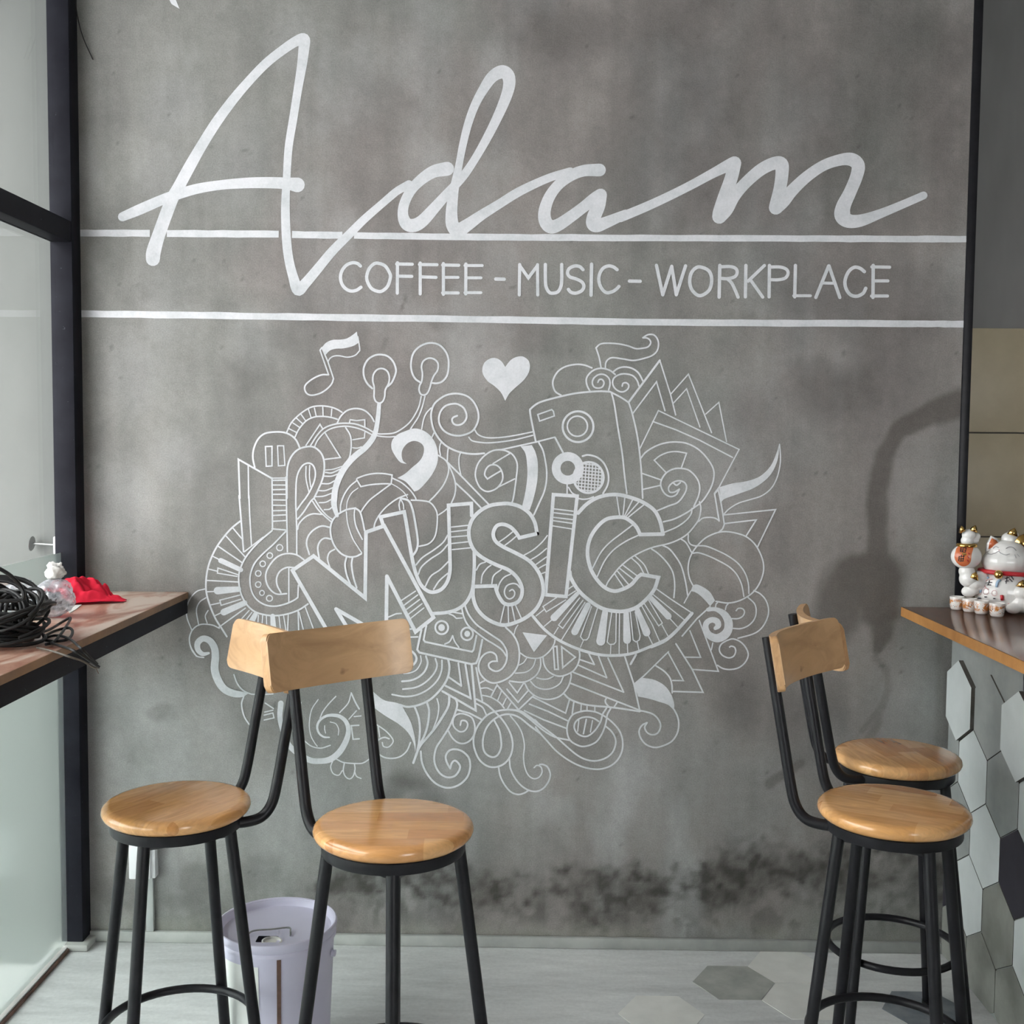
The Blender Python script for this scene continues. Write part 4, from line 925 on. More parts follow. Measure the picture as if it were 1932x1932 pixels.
letter_c|i|7|c|1085,725* 840,730* 800,650 740,590 670,550 580,545 470,570 370,660 300,780 275,920 300,1070 360,1190 450,1290 550,1335 640,1320 740,1270 810,1190 850,1158* 1035,1190* 990,1320 900,1430 800,1510 680,1550 560,1550 430,1520 300,1440 180,1330 100,1200 85,1130
letter_c|i|7|c|175,500 260,410 370,340 500,305 620,305 760,340 880,390 990,470 1050,580 1085,725
letter_c|i|2.8|l|590,330 620,530
letter_c|i|2.8|l|675,335 655,535
letter_c|i|2.8|l|765,345 670,535
letter_c|i|2.8|l|835,370 685,540
letter_c|i|2.8|l|900,395 705,550
letter_c|i|2.8|l|565,1150 660,1290
letter_c|i|2.8|l|590,1115 715,1265
letter_c|i|2.8|l|610,1085 775,1215
letter_c|i|2.8|l|645,1050 810,1175
letter_c|i|2.8|c|745,980 830,1060 880,1150
letter_c|i|2.8|c|780,955 880,1050 930,1155
sound_stripes|h|2.8|c|830,960 950,890 1040,810 1095,740
sound_stripes|h|2.8|c|900,1010 1000,950 1085,880
sound_stripes|h|2.8|c|960,1060 1030,1010 1085,970
sound_stripes|h|2.8|c|990,1100 1040,1070 1080,1050
sound_stripes|h|2.8|l|1030,1150 1070,1135
headphones|g|3.2|c|240,605 245,520 280,420 340,330 410,270
headphones|g|3.2|c|410,245* 500,210 600,190 700,190 795,205* 785,300* 680,300 560,310 460,330* 410,245*
headphones|g|2.2|c|305,580 315,490 360,400 430,345
headphones|g|3|c|800,240 900,290 990,370 1040,440 1050,465
headphones|g|2.2|c|790,300 860,340 920,390 960,450
headphones|g|3.2|c|785,300 650,400 560,470 500,540 455,610
headphones|g|3.2|c|960,415 850,460 740,540 660,630 615,710 600,770
headphones|g|3.8|c|465,1050 400,1080 320,1080 240,1040 170,950 135,830 145,720 200,640 300,580 400,560* 450,600 480,700 500,800
headphones|g|2.6|c|305,600 320,730 370,880 430,980 470,1040
headphones|g|3.2|c|395,570 390,650 410,760 475,895
headphones|g|4.6|c|885,455 970,480 1010,560 1040,700 1070,900 1060,1000 1020,1065
headphones|g|3.2|c|1000,475 1110,480 1200,500 1260,570 1280,650 1270,800 1240,890 1180,945 1085,970
headphones|g|3|c|885,460 870,520 878,580
headphones|g|2.6|c|890,470 915,520 920,570
headphones|g|3.8|c|305,1090 290,1170 310,1280 345,1370
headphones|g|3.6|c|370,1090 360,1170 380,1300 415,1415
cloud_scallops|e|3.2|c|1260,560 1275,500 1340,430 1420,395 1515,400
cloud_scallops|e|3.6|c|1385,830 1355,720 1375,630 1440,560 1520,525 1605,540
cloud_scallops|e|3.6|c|1490,870 1475,760 1500,690 1550,655 1615,665
cloud_scallops|e|3.2|c|1605,970 1580,880 1600,810 1655,775
string_line|g|3.2|c|1050,1170 1120,1090 1240,1010 1340,930 1390,850
string_line_low|g|3.2|c|1075,1270 1110,1190 1200,1110 1320,1030 1390,950
string_curve|g|3.2|c|1150,1400 1210,1290 1310,1220 1400,1130
string_curve_low|g|3.2|c|1240,1430 1300,1340 1390,1260
string_tail|g|2.8|c|1290,635 1350,595 1395,555
pause_bubble|a|3.8|c|345,1600 325,1500 335,1400 380,1300 450,1240 550,1222 650,1225 730,1255 790,1310 825,1385
pause_bubble|a|3|L|460,1378 530,1375 530,1585 468,1590
pause_bubble|a|2.6|L|590,1370 655,1370 668,1580 598,1585
guitar|e|3.4|l|985,10 990,560
guitar|e|3.4|l|1135,0 1150,800
guitar|a|3.2|l|530,1720 533,1930
guitar|e|2.8|l|990,35 1130,32
guitar|e|2.8|l|990,85 1130,87
guitar|e|2.8|l|990,137 1130,133
guitar|e|2.8|l|990,185 1130,186
guitar|e|2.8|l|990,245 1130,247
guitar|e|2.8|l|990,302 1130,304
guitar|e|2.8|l|990,362 1135,357
guitar|e|2.8|l|990,412 1135,405
guitar|e|2.8|l|995,474 1138,466
guitar|a|2.8|l|540,1717 672,1715
guitar|a|2.8|l|540,1741 672,1739
guitar|a|2.8|l|540,1790 672,1791
guitar|a|2.8|l|540,1840 672,1837
guitar|a|2.8|l|540,1890 672,1890
guitar|e|3.6|c|985,575 850,690 740,810 670,920 630,1050 640,1200 690,1330 780,1430 900,1475 1030,1485 1160,1465 1280,1420 1370,1360
guitar|e|3.4|c|1135,580 1000,720 870,840 790,940 750,1070 760,1200 810,1300 900,1365 1010,1385 1130,1360 1220,1320 1262,1290* 1268,1160
guitar|e|3.2|l|985,555 1135,568
guitar|e|2.8|l|690,800 890,645
guitar|e|2.6|o|1068,757 33,33
guitar|e|2.6|o|962,842 30,30
guitar|e|2.6|o|886,930 30,30
guitar|e|2.6|o|838,1033 30,30
guitar|e|2.6|o|838,1152 30,30
guitar|e|2.4|o|878,1242 25,27
guitar|e|2.6|o|957,1300 32,31
guitar|e|3.4|c|1325,885 1250,835 1150,820 1050,850 970,930 920,1030 925,1130 970,1210 1040,1255 1140,1250
guitar|e|3.4|c|1215,970 1140,970 1070,1010 1035,1080 1040,1160 1080,1240
guitar|e|2.8|l|1165,975 1165,1340
panel_bar|a|3.8|l|185,1932 170,1515 530,1720
panel_bar|a|3|l|275,1580 280,1932
panel_bar|e|3.6|l|632,200 640,300 655,480 680,800
panel_bar|e|3|l|737,200 745,400 765,740
clef_loop|a|3.8|c|690,1932 690,1700 700,1580 740,1480 810,1410 900,1380 980,1385 1050,1440 1085,1520 1090,1620 1070,1730 1020,1850 980,1932
clef_loop|a|3.4|c|785,1932 790,1760 810,1660 860,1580 920,1555 970,1580 995,1650 985,1740 940,1850 890,1932
clef_loop|a|2.6|c|895,1590 895,1720 925,1860
clef_loop|a|2.6|c|935,1580 932,1700 945,1810
clef_loop|e|3.4|c|1435,228 1400,260 1320,380 1260,450
clef_loop|e|3.4|c|1345,228 1310,270 1250,355
clef_loop|e|3.4|l|1240,228 1240,300 1250,560 1250,830
clef_loop|e|3|c|1420,260 1480,350 1550,420 1620,480
clef_loop|e|3|c|1440,235 1500,330 1570,410 1640,460
accordion_stripes|a|2.4|c|1100,1630 1190,1620 1280,1590
accordion_stripes|a|3|c|1105,1655 1170,1660 1260,1620
accordion_stripes|a|2.8|c|1095,1695 1170,1695 1240,1670
accordion_stripes|a|2.8|c|1060,1775 1140,1775 1200,1745
accordion_stripes|a|2.8|c|1025,1850 1100,1850 1180,1820
accordion_stripes|a|2.8|c|995,1915 1080,1910 1165,1880
accordion_stripes|e|2.8|c|1490,275 1560,270 1620,240
accordion_stripes|e|2.8|c|1545,350 1600,345 1625,325
play_disc|a|3.2|c|690,1220 740,1120 830,1030 940,960 1040,942 1140,950 1220,975 1280,1010
play_disc|a|3.2|c|775,1280 820,1190 900,1100 990,1060 1080,1055 1160,1065 1230,1085
play_disc|a|2.6|l|710,1185 790,1225
play_disc|a|2.6|l|755,1125 830,1175
play_disc|a|2.6|l|795,1075 860,1135
play_disc|a|2.6|l|840,1030 890,1100
play_disc|a|2.6|l|920,975 950,1070
play_disc|a|2.6|l|985,965 1005,1055
play_disc|a|2.6|l|1075,950 1078,1055
play_disc|a|2.6|l|1172,975 1165,1050
play_disc|a|3|l|895,1365 1045,1140 1072,1185
play_disc|a|3|l|1095,1225 1265,1495 1100,1515
play_disc|a|3.2|c|1320,1175 1370,1260 1380,1370 1365,1480 1345,1520
stop_bubble|a|3.4|c|1230,1125 1270,1050 1340,990 1430,970 1520,990 1590,1050 1625,1110
stop_bubble|a|2.8|l|1360,1125 1368,1090 1440,1100 1525,1090 1525,1165
stop_bubble|a|2.6|l|1525,1225 1520,1285 1395,1305
stop_bubble|a|2.4|c|1390,1390 1440,1395 1490,1380
piano_arc|e|3.8|c|655,465 560,540 470,640 380,770 310,930 280,1080 280,1230 320,1380 380,1520 450,1630 500,1710
piano_arc|e|2.8|l|560,540 660,660
piano_arc|e|2.8|l|485,625 700,860
piano_arc|e|3|l|405,740 660,915
piano_arc|e|2.6|l|340,845 430,890
piano_arc|e|2.6|l|300,985 400,1010
piano_arc|e|2.8|l|285,1108 620,1125
piano_arc|e|2.6|l|280,1230 395,1225
piano_arc|e|2.6|l|330,1370 420,1350
piano_arc|e|2.6|l|365,1490 460,1445
piano_arc|e|2.8|l|415,1610 700,1405
piano_arc|e|1|l|435,895,55 650,995,50
piano_arc|e|1|l|400,1218,80 628,1202,58
piano_arc|e|1|l|468,1448,72 692,1350,58
piano_arc|e|2.6|l|630,1050 405,975 400,1030 610,1065
piano_arc|e|2.6|l|640,1265 425,1320 440,1375 650,1310
piano_arc|e|2.4|l|640,1540 740,1430
piano_arc|e|2.4|l|690,1555 770,1450
piano_arc|e|1|l|750,1580,70 808,1468,50
piano_arc|e|2.4|l|840,1480 830,1600
piano_arc|e|2.4|l|885,1485 875,1620
piano_arc|e|2.4|l|925,1490 930,1630
piano_arc|e|1|l|992,1490,50 1002,1650,64
piano_arc|e|2.4|l|1060,1490 1080,1670
piano_arc|e|2.4|l|1110,1490 1140,1680
piano_arc|e|2.6|l|1160,1470 1150,1700
piano_arc|e|3|l|1265,1430 1275,1810
piano_arc|e|2.6|l|1275,1450 1365,1810
piano_arc|e|2.6|l|1340,1390 1490,1790
piano_arc|e|3|l|1530,1780 1580,1715
edge_scallops|e|2.6|c|265,1200 180,1225 110,1300 70,1400 75,1510 125,1640
edge_scallops|e|2.6|c|275,1295 210,1340 175,1430 200,1590
edge_scallops|e|2.4|c|300,1430 270,1490 290,1565
edge_scallops|e|2.8|c|175,1920 115,1820 100,1720 140,1630 220,1580 340,1585 420,1620
white_curl|n|1|c|260,735,22 205,742,40 162,700,50 162,640,55 210,602,55 270,622,60 312,685,66 322,770,70 315,880,72 345,980,72 400,1060,68 480,1100,65 560,1110,52 608,1100,20
white_curl|n|2.8|c|110,520 85,600 100,690 150,760 215,775
white_curl|n|3|c|490,930 520,1010 570,1070 640,1105 690,1110 780,1110 845,1105
white_curl|n|3.2|c|580,1130 560,1200 580,1300 620,1370 665,1420
white_curl|n|2.6|l|690,1205 655,1305 672,1310
white_curl|n|2.8|l|775,1190 850,1240
white_curl|n|2.6|l|770,1272 845,1255
white_curl|n|2.6|l|765,1300 845,1280 855,1325 765,1345
big_swirl|o|1|c|170,380,60 160,520,55 180,640,50 240,800,55 330,900,60 470,985,62 580,1000,60 700,980,65 800,900,65 870,780,60 895,670,50 870,580,45 810,525,40 740,508,35 660,515,28 590,560,25 560,630,24 580,700,22 630,740,20 690,745,15
big_swirl|o|2.6|c|760,305 680,390 620,470 590,540
big_swirl|o|2.6|c|920,285 890,380 800,480
big_swirl|o|3.4|c|925,270 970,370 1010,440
big_swirl|o|2|c|640,620 640,660 650,700
big_swirl|o|2|c|700,580 760,600 790,660 785,720
big_swirl|o|2.2|c|570,340 500,450 475,600 490,720 530,800 560,840
big_swirl|o|2.6|c|420,780 500,840 600,860 700,830
big_swirl|o|2.4|c|388,370 370,430 360,480
big_swirl|o|3.2|l|1005,615 925,620 945,765 1010,760
big_swirl|o|2.4|l|900,550 980,460
big_swirl|o|2.4|l|955,522 1030,515
flower_curl|o|3.2|c|1120,570 1155,640 1150,720 1120,790
flower_curl|o|2.8|c|1120,565 1230,630 1310,690 1370,765 1365,810 1320,850 1270,840 1258,800
flower_curl|o|2.6|l|1215,630 1230,740
flower_curl|o|3.2|c|1330,760 1280,745 1220,770 1190,830 1200,900 1270,955 1360,970 1450,950 1520,890 1560,800
flower_curl|o|2.8|c|770,980 850,1015 1000,1025 1060,1015 1120,975 1170,930 1185,890
flower_curl|o|2.6|c|730,990 705,1060 730,1130 790,1150 830,1100
flower_curl|o|2.8|c|850,1025 840,1100 860,1160 905,1190 945,1160 965,1090 960,1030
flower_curl|o|2.4|c|960,1100 980,1160 1030,1185
flower_curl|o|2.2|c|1140,985 1180,1040 1175,1100 1130,1110
"""
cur_sec = None; parts = {}
for ln in MURAL.strip().splitlines():
    if ln.startswith('#'): cur_sec = ln[1:]; parts[cur_sec] = {}; continue
    nm, cr, wd, md, sp = ln.split('|')
    wd = float(wd)
    if cur_sec == 'doodle' and wd < 5.2: wd *= .88           # fine brush lines
    stroke(parts[cur_sec].setdefault(nm, Paint()), cr, wd, md, sp)
roots = {'script': ('painted_script_lettering', 'large white handwritten script lettering at the top of the grey wall', 'lettering'),
         'tagline': ('painted_tagline', 'thin white capital letters painted between the two white stripes', 'lettering'),
         'doodle': ('painted_music_doodle', 'white line drawing of instruments and swirls around the word music', 'mural')}
for sec, (nm, lb, ct) in roots.items():
    rt = tag(empty(nm), lb, ct)
    for pn, pt in parts[sec].items(): pt.build(pn, rt)
def stripe(segs, label):
    rt = tag(empty('painted_stripe'), label, 'stripe', 'white stripes painted across the wall')
    for pts, th in segs:
        pt = Paint(); P = []
        for (a_, b_) in zip(pts, pts[1:]):
            for k in range(8):
                s_ = k / 8; P.append((a_[0] + (b_[0] - a_[0]) * s_, a_[1] + (b_[1] - a_[1]) * s_ + rnd.uniform(-.35, .35)))
        P.append(pts[-1]); pt.strip(P, [th + rnd.uniform(-.7, .7) for _ in P], False, False); pt.build('brush_band', rt)
stripe([([(146, 440), (283, 440.3)], 13.2), ([(315, 440.5), (526, 442)], 13.4), ([(551, 442.8), (646, 444.2)], 13), ([(668, 444.6), (838, 446.8), (1003, 448), (1206, 449.2), (1510, 450.3), (1698, 451), (1823, 451.2)], 12.6)],
       'upper white stripe painted under the script lettering')
stripe([([(146, 592), (380, 595), (600, 598.5), (960, 603.2), (1200, 608), (1520, 609.8), (1720, 610.8), (1819, 611.5)], 12.8)],
       'lower white stripe painted above the music drawing')
pt = Paint(); pt.fill([(312, -14), (331, -2), (339, 17), (324, 8)])
ob = pt.build('paint_mark', None); tag(ob, 'small pointed white paint mark above the big script lettering', 'paint mark')
# ================================================================== bar stools
def make_stool():
    rt = empty('bar_stool')
    prof = [(0, .713), (.138, .713), (.147, .716), (.1545, .723), (.1575, .731), (.1555, .739), (.149, .7445), (.138, .7465), (0, .7465)]
    lathe('seat', prof, 'seat_wood', rt, 56, None, 60)
    lathe('seat_hoop', [(.118, .690), (.140, .690), (.141, .692), (.141, .711), (.139, .713), (.118, .713), (.118, .690)], 'black_steel', rt, 48)
    bm = bmesh.new()
    L = [(.128 * math.cos(a_), .128 * math.sin(a_)) for a_ in (math.pi / 4, 3 * math.pi / 4, 5 * math.pi / 4, 7 * math.pi / 4)]
    for k in range(4):
        a_, b_ = L[k], L[(k + 1) % 4]
        bm_tube(bm, [(a_[0], a_[1], .684), (b_[0], b_[1], .684)], .0075, 4)
    from_bm('apron', bm, 'black_steel', rt)
    for k in range(4):
        a_ = math.pi / 4 + k * math.pi / 2; c_, s_ = math.cos(a_), math.sin(a_)
        lg = tube('leg', [(.126 * c_, .126 * s_, .706), (.128 * c_, .128 * s_, .69), (.2165 * c_, .2165 * s_, .010)], .0128, 'black_steel', rt, 14)
        tube('foot_cap', [(.2158 * c_, .2158 * s_, .016), (.2175 * c_, .2175 * s_, 0.0)], .0145, 'cable_black', lg, 12)
    ring = [(.163 * math.cos(2 * math.pi * k / 48), .163 * math.sin(2 * math.pi * k / 48), .243) for k in range(49)]
    tube('foot_ring', ring, .0095, 'black_steel', rt, 10)
    for s_ in (-1, 1):
        path = catmull([(-.085, .074 * s_, .699), (-.128, .083 * s_, .698), (-.160, .087 * s_, .705), (-.182, .088 * s_, .730), (-.195, .088 * s_, .775), (-.2175, .088 * s_, .890), (-.2565, .088 * s_, 1.088)], 6)
        tube('upright', path, .0118, 'black_steel', rt, 14)
    # curved back board
    R, Hh, T, cr = .36, .118, .017, .016
    smax = .1875; bm = bmesh.new(); cols = []
    N = 30
    ss = [-smax + 2 * smax * k / N for k in range(N + 1)]
    e_ = [cr * (1 - math.cos(q * math.pi / 2 / 5)) for q in range(1, 5)]
    ss = sorted(set([round(x, 6) for x in ss if abs(x) < smax - cr] + [smax] + [-smax] + [smax - cr, cr - smax] + [smax - q for q in e_] + [q - smax for q in e_]))
    for s_ in ss:
        d = max(0.0, abs(s_) - (smax - cr)); hh = Hh / 2 - cr + math.sqrt(max(0, cr * cr - d * d)); ph = s_ / R
        def pp(r_, z_): return (R - r_ * math.cos(ph), r_ * math.sin(ph), z_)
        cols.append([bm.verts.new(pp(R, hh)), bm.verts.new(pp(R - T, hh)), bm.verts.new(pp(R - T, -hh)), bm.verts.new(pp(R, -hh))])
    edge_f = []
    for a_, b_ in zip(cols, cols[1:]):
        for k in range(4):
            f_ = bm.faces.new((a_[k], a_[(k + 1) % 4], b_[(k + 1) % 4], b_[k]))
            if k in (0, 2): edge_f.append(f_)
    edge_f.append(bm.faces.new(cols[0])); edge_f.append(bm.faces.new(cols[-1][::-1]))
    for f_ in edge_f: f_.material_index = 1
    bmesh.ops.bevel(bm, geom=[e for e in bm.edges if len(e.link_faces) == 2 and e.link_faces[0].material_index != e.link_faces[1].material_index], offset=.0022, segments=2, affect='EDGES')
    bmesh.ops.rotate(bm, verts=bm.verts, cent=(0, 0, 0), matrix=Matrix.Rotation(-.19, 3, 'Y'))
    bmesh.ops.translate(bm, verts=bm.verts, vec=(-.2470 + .0118 - .0109, 0, 1.038))
    br = from_bm('backrest', bm, 'back_wood', rt, True, 30); br.data.materials.append(M['back_edge'])
    return rt
def copy_tree(o, parent=None):
    c_ = o.copy(); COL.objects.link(c_); c_.parent = parent
    for ch in list(o.children): copy_tree(ch, c_)
    return c_
SEATZ = .744
spots = [((334, 1511), 215, 60, 'bar stool by the left window shelf with sunlit pale backrest'),
         ((743, 1551), -49, 2, 'bar stool with its back to the mural and shaded brown backrest'),
         ((1686, 1519), -36, -28, 'front bar stool facing the hexagon tiled counter'),
         ((1693, 1421), 0, 100, 'rear bar stool near the wall, half behind another stool at the counter')]
stool0 = make_stool()
for i, ((u, v_), rz, gr, lb) in enumerate(spots):
    st = stool0 if i == 0 else copy_tree(stool0)
    p = onZ(u, v_, SEATZ)
    k_ = (1.010, .984, .995, 1.012)[i]                # small differences between the stools' heights
    p = CAM + (p - CAM) * k_; st.scale = ((1 - k_) * 1.04 + 1,) * 3
    st.location = (p[0], p[1], 0); st.rotation_euler = (0, 0, math.radians(rz))
    for ch in st.children:
        if ch.name.startswith(('leg', 'apron')): ch.rotation_euler = (0, 0, math.radians((-4, 10, 6, 0)[i]))
        if ch.name.startswith('seat') and 'hoop' not in ch.name: ch.rotation_euler = (0, 0, math.radians(gr - 90 - rz))
    tag(st, lb, 'stool', 'round seat bar stools with black tube legs')

# ================================================================== window shelf
SX0, SX1, SY0, ST = XL + .066, -1.003, -2.9, 1.062
sh = tag(empty('window_shelf', (SX0, 0, 0)), 'long wooden bar shelf on a black steel frame along the left window', 'shelf')
def child(o, par):
    o.parent = par; o.matrix_parent_inverse = Matrix.Translation(-Vector(par.location)); return o
child(box('shelf_top', SX0, SX1 - .002, SY0, -.001, ST - .018, ST, 'shelf_laminate', None, .001), sh)
child(box('edge_band', SX1 - .002, SX1, SY0, -.001, ST - .0185, ST - .0005, 'shelf_edge_wood'), sh)
child(box('front_rail', SX1 - .042, SX1 - .002, SY0, -.001, ST - .064, ST - .0185, 'window_steel', None, .002), sh)
child(box('rear_rail', SX0, SX0 + .04, SY0, -.001, ST - .064, ST - .0185, 'window_steel', None, .002), sh)
for y_ in (-.041, -1.45, SY0): child(box('cross_rail', SX0 + .04, SX1 - .042, y_, y_ + .04, ST - .064, ST - .0185, 'window_steel', None, .002), sh)
for x_ in (SX0, SX1 - .042): child(box('leg', x_, x_ + .04, SY0, SY0 + .04, 0, ST - .064, 'window_steel', None, .002), sh)

# ================================================================== counter with hexagon tiles
CT = 1.041; CX0 = onZ(1705, 1147, CT)[0]; XB = 1.25; CY0 = -2.9
ctr = tag(empty('bar_counter', (XB, 0, 0)), 'concrete bar counter with large hexagon tiles and a glossy brown wooden top', 'counter')
child(box('countertop', CX0 + .003, 1.80, CY0, -.006, CT - .026, CT, 'counter_laminate', None, .0015), ctr)
child(box('countertop_return', XR + .028, 1.80, -.006, YK - .002, CT - .026, CT, 'counter_laminate'), ctr)
child(box('edge_band', CX0, CX0 + .003, CY0, -.006, CT - .027, CT - .0005, 'counter_edge'), ctr)
base = child(box('base', XB, XB + .14, CY0, -.006, 0, CT - .026, 'tile_grey'), ctr)
def clip(poly, ax, lim, keep_less):
    out = []
    for i, p in enumerate(poly):
        q = poly[(i + 1) % len(poly)]; pi = (p[ax] <= lim) == keep_less; qi = (q[ax] <= lim) == keep_less
        if pi: out.append(p)
        if pi != qi:
            s_ = (lim - p[ax]) / (q[ax] - p[ax]); out.append((p[0] + (q[0] - p[0]) * s_, p[1] + (q[1] - p[1]) * s_))
    return out
tc = {(0, 0): 'tile_white', (0, 1): 'tile_grey', (0, 2): 'tile_white', (1, 0): 'tile_grey', (1, 1): 'tile_white', (1, 2): 'tile_grey', (1, 3): 'tile_white', (2, 0): 'tile_grey', (2, 1): 'tile_white', (2, 2): 'tile_dark',
      (3, 0): 'tile_dark', (3, 1): 'tile_white', (3, 2): 'tile_olive', (3, 3): 'tile_white', (4, 0): 'tile_olive', (4, 1): 'tile_olive', (4, 2): 'tile_olive', (-1, 0): 'tile_grey', (-1, 1): 'tile_grey', (-1, 2): 'tile_grey'}
HS = .1178
for row in range(-1, 5):
    for k in range(0, 8):
        yc = (-.095 if row % 2 == 0 else .005) - .2005 * k; zc = .785 - row * .1775
        poly = []
        for q in range(6):
            a_ = math.pi / 6 + q * math.pi / 3; poly.append((yc + (HS - .0016) * .98 * math.cos(a_) * .9995, zc + (HS - .0016) * math.sin(a_)))
        poly = clip(poly, 0, -.010, True)
        if len(poly) >= 3: poly = clip(poly, 1, CT - .030, True)
        if len(poly) >= 3: poly = clip(poly, 1, .004, False)
        if len(poly) < 3: continue
        mt = tc.get((row, k)) or ('tile_white', 'tile_grey', 'tile_olive', 'tile_dark', 'tile_grey')[(row * 3 + k * 2) % 5]
        if mt == 'tile_grey' and row == -1: continue
        n = len(poly); xo = XB - (.0135 if (row, k) in ((0, 0), (0, 2)) else .004)
        V = [(xo, a_, b_) for a_, b_ in poly] + [(XB + .001, a_, b_) for a_, b_ in poly]
        Fc = [tuple(range(n))] + [(i, i + n, (i + 1) % n + n, (i + 1) % n) for i in range(n)]
        o = link_mesh('hexagon_tile', V, Fc, mt, base); o.matrix_parent_inverse = Matrix.Translation((-XB, 0, 0)) if False else Matrix.Identity(4)
        bm = bmesh.new(); bm.from_mesh(o.data); bmesh.ops.recalc_face_normals(bm, faces=bm.faces); bm.to_mesh(o.data); bm.free()
        o.data.materials.append(M['grout'])
        for pl in o.data.polygons: pl.material_index = 0 if abs(pl.normal.x) > .9 else 1

# ================================================================== paint bucket
bp = onZ(523, 1747, .372); bp = CAM + (bp - CAM) * 1.040
bk = tag(empty('paint_bucket', (bp[0], bp[1], 0)), 'pale lilac plastic paint bucket with a torn lid behind the left stools', 'bucket'); bk.scale = (1.03, 1.03, .90)
lathe('body', [(0, .0), (.118, .0), (.121, .003), (.134, .335), (.134, .372), (.131, .372), (.131, .330), (.117, .006), (0, .006)], 'bucket_plastic', bk, 56)
lathe('rim', [(.134, .338), (.139, .340), (.1395, .347), (.1365, .352), (.1395, .357), (.1415, .372), (.1405, .3775), (.1375, .3785), (.134, .376), (.134, .338)], 'bucket_plastic', bk, 56)
# lid: recessed disc with an opening cut out of it
bm = bmesh.new(); NS = 56
hole = (-.012, -.052, .024, .017)
prof = [(.1345, .375), (.131, .372), (.127, .358), (.120, .355), (.090, .354), (.06, .3535)]
rings = [[bm.verts.new((r_ * math.cos(2 * math.pi * k / NS), r_ * math.sin(2 * math.pi * k / NS), z_)) for k in range(NS)] for r_, z_ in prof[:4]]
for a_, b_ in zip(rings, rings[1:]):
    for k in range(NS): bm.faces.new((a_[k], a_[(k + 1) % NS], b_[(k + 1) % NS], b_[k]))
hr = []
for k in range(NS):
    a_ = 2 * math.pi * k / NS; c_, s_ = math.cos(a_), math.sin(a_); q = max(abs(c_) / hole[2], abs(s_) / hole[3])
    hr.append(bm.verts.new((hole[0] + c_ / q, hole[1] + s_ / q, .352)))
a_ = rings[-1]
for k in range(NS): bm.faces.new((a_[k], a_[(k + 1) % NS], hr[(k + 1) % NS], hr[k]))
from_bm('lid', bm, 'bucket_plastic', bk, True, 40)
lathe('lid_flap', [(0, 0), (.016, 0), (.021, .003), (.022, .010), (.019, .011), (.016, .005), (0, .004)], 'paper_white', bk, 20, Matrix.Translation((.002, -.062, .345)) @ Matrix.Rotation(.35, 4, 'X') @ Matrix.Diagonal((1.1, .7, 1, 1)))
tube('lid_wire', catmull([(-.062, -.048, .357), (-.050, -.028, .362), (-.010, -.020, .363), (.030, -.012, .364), (.036, -.022, .358), (.040, -.040, .356)], 5), .0022, 'galvanized', bk, 6)
def wrap(name, a0, a1, z0, z1, off, mt, n=18):
    V = []; Fc = []
    for k in range(n + 1):
        a_ = math.radians(a0 + (a1 - a0) * k / n)
        for z_ in (z0, z1):
            r_ = .121 + (.134 - .121) * (z_ - .003) / .332 + off; V.append((r_ * math.cos(a_), r_ * math.sin(a_), z_))
    for k in range(n): Fc.append((2 * k, 2 * k + 2, 2 * k + 3, 2 * k + 1))
    return link_mesh(name, V, Fc, mt, bk, True)
wrap('label', 160, 264, .02, .318, .0012, 'bucket_label')
wrap('brown_strip', 282.0, 286.0, .0, .338, .0016, 'rust_brown', 4)
tube('bail_lug', [(.1335, -.02, .30), (.142, -.021, .30)], .009, 'bucket_plastic', bk, 12)

# ================================================================== wall socket and conduit
p0 = onY(251, 1577, 0); p1 = onY(297, 1650, 0)
sk = tag(empty('wall_socket', (p0[0], 0, p1[2])), 'white surface mounted socket box low on the wall behind the left stool', 'socket')
child(box('back_box', p0[0] + .003, p1[0] + .004, -.032, 0, p1[2], p0[2] + .03, 'white_plastic', None, .003), sk)
child(box('face_plate', p0[0], p1[0] - .008, -.042, -.032, p1[2], p0[2] + .03, 'white_plastic', None, .004), sk)
c0 = onY(281, 1700, 0)[0]; c1 = onY(290, 1700, 0)[0]
tag(box('cable_trunking', c0 - .005, c1 + .003, -.014, 0, .034, p1[2], 'grey_plastic', None, .0015), 'narrow grey cable trunking running down from the socket to the floor', 'trunking')
# round metal fitting on the outer side of the window post
hz = onY(70, 1028, -.03)
hk = tag(empty('post_fitting', (XL, -.03, hz[2])), 'small round metal knob on a rod fixed to the black window post', 'knob')
child(tube('rod', [(XL - .006, -.03, hz[2]), (XL - .078, -.03, hz[2] + .004)], .0035, 'galvanized', None, 10), hk)
child(lathe('disc', [(0, 0), (.020, 0), (.022, .002), (.020, .004), (0, .005)], 'galvanized', None, 24, Matrix.Translation((XL - .084, -.03, hz[2] + .004)) @ Matrix.Rotation(math.pi / 2 + .12, 4, 'Y')), hk)
child(box('clip', XL - .014, XL, -.045, -.018, hz[2] - .026, hz[2] + .026, 'white_plastic', None, .004), hk)

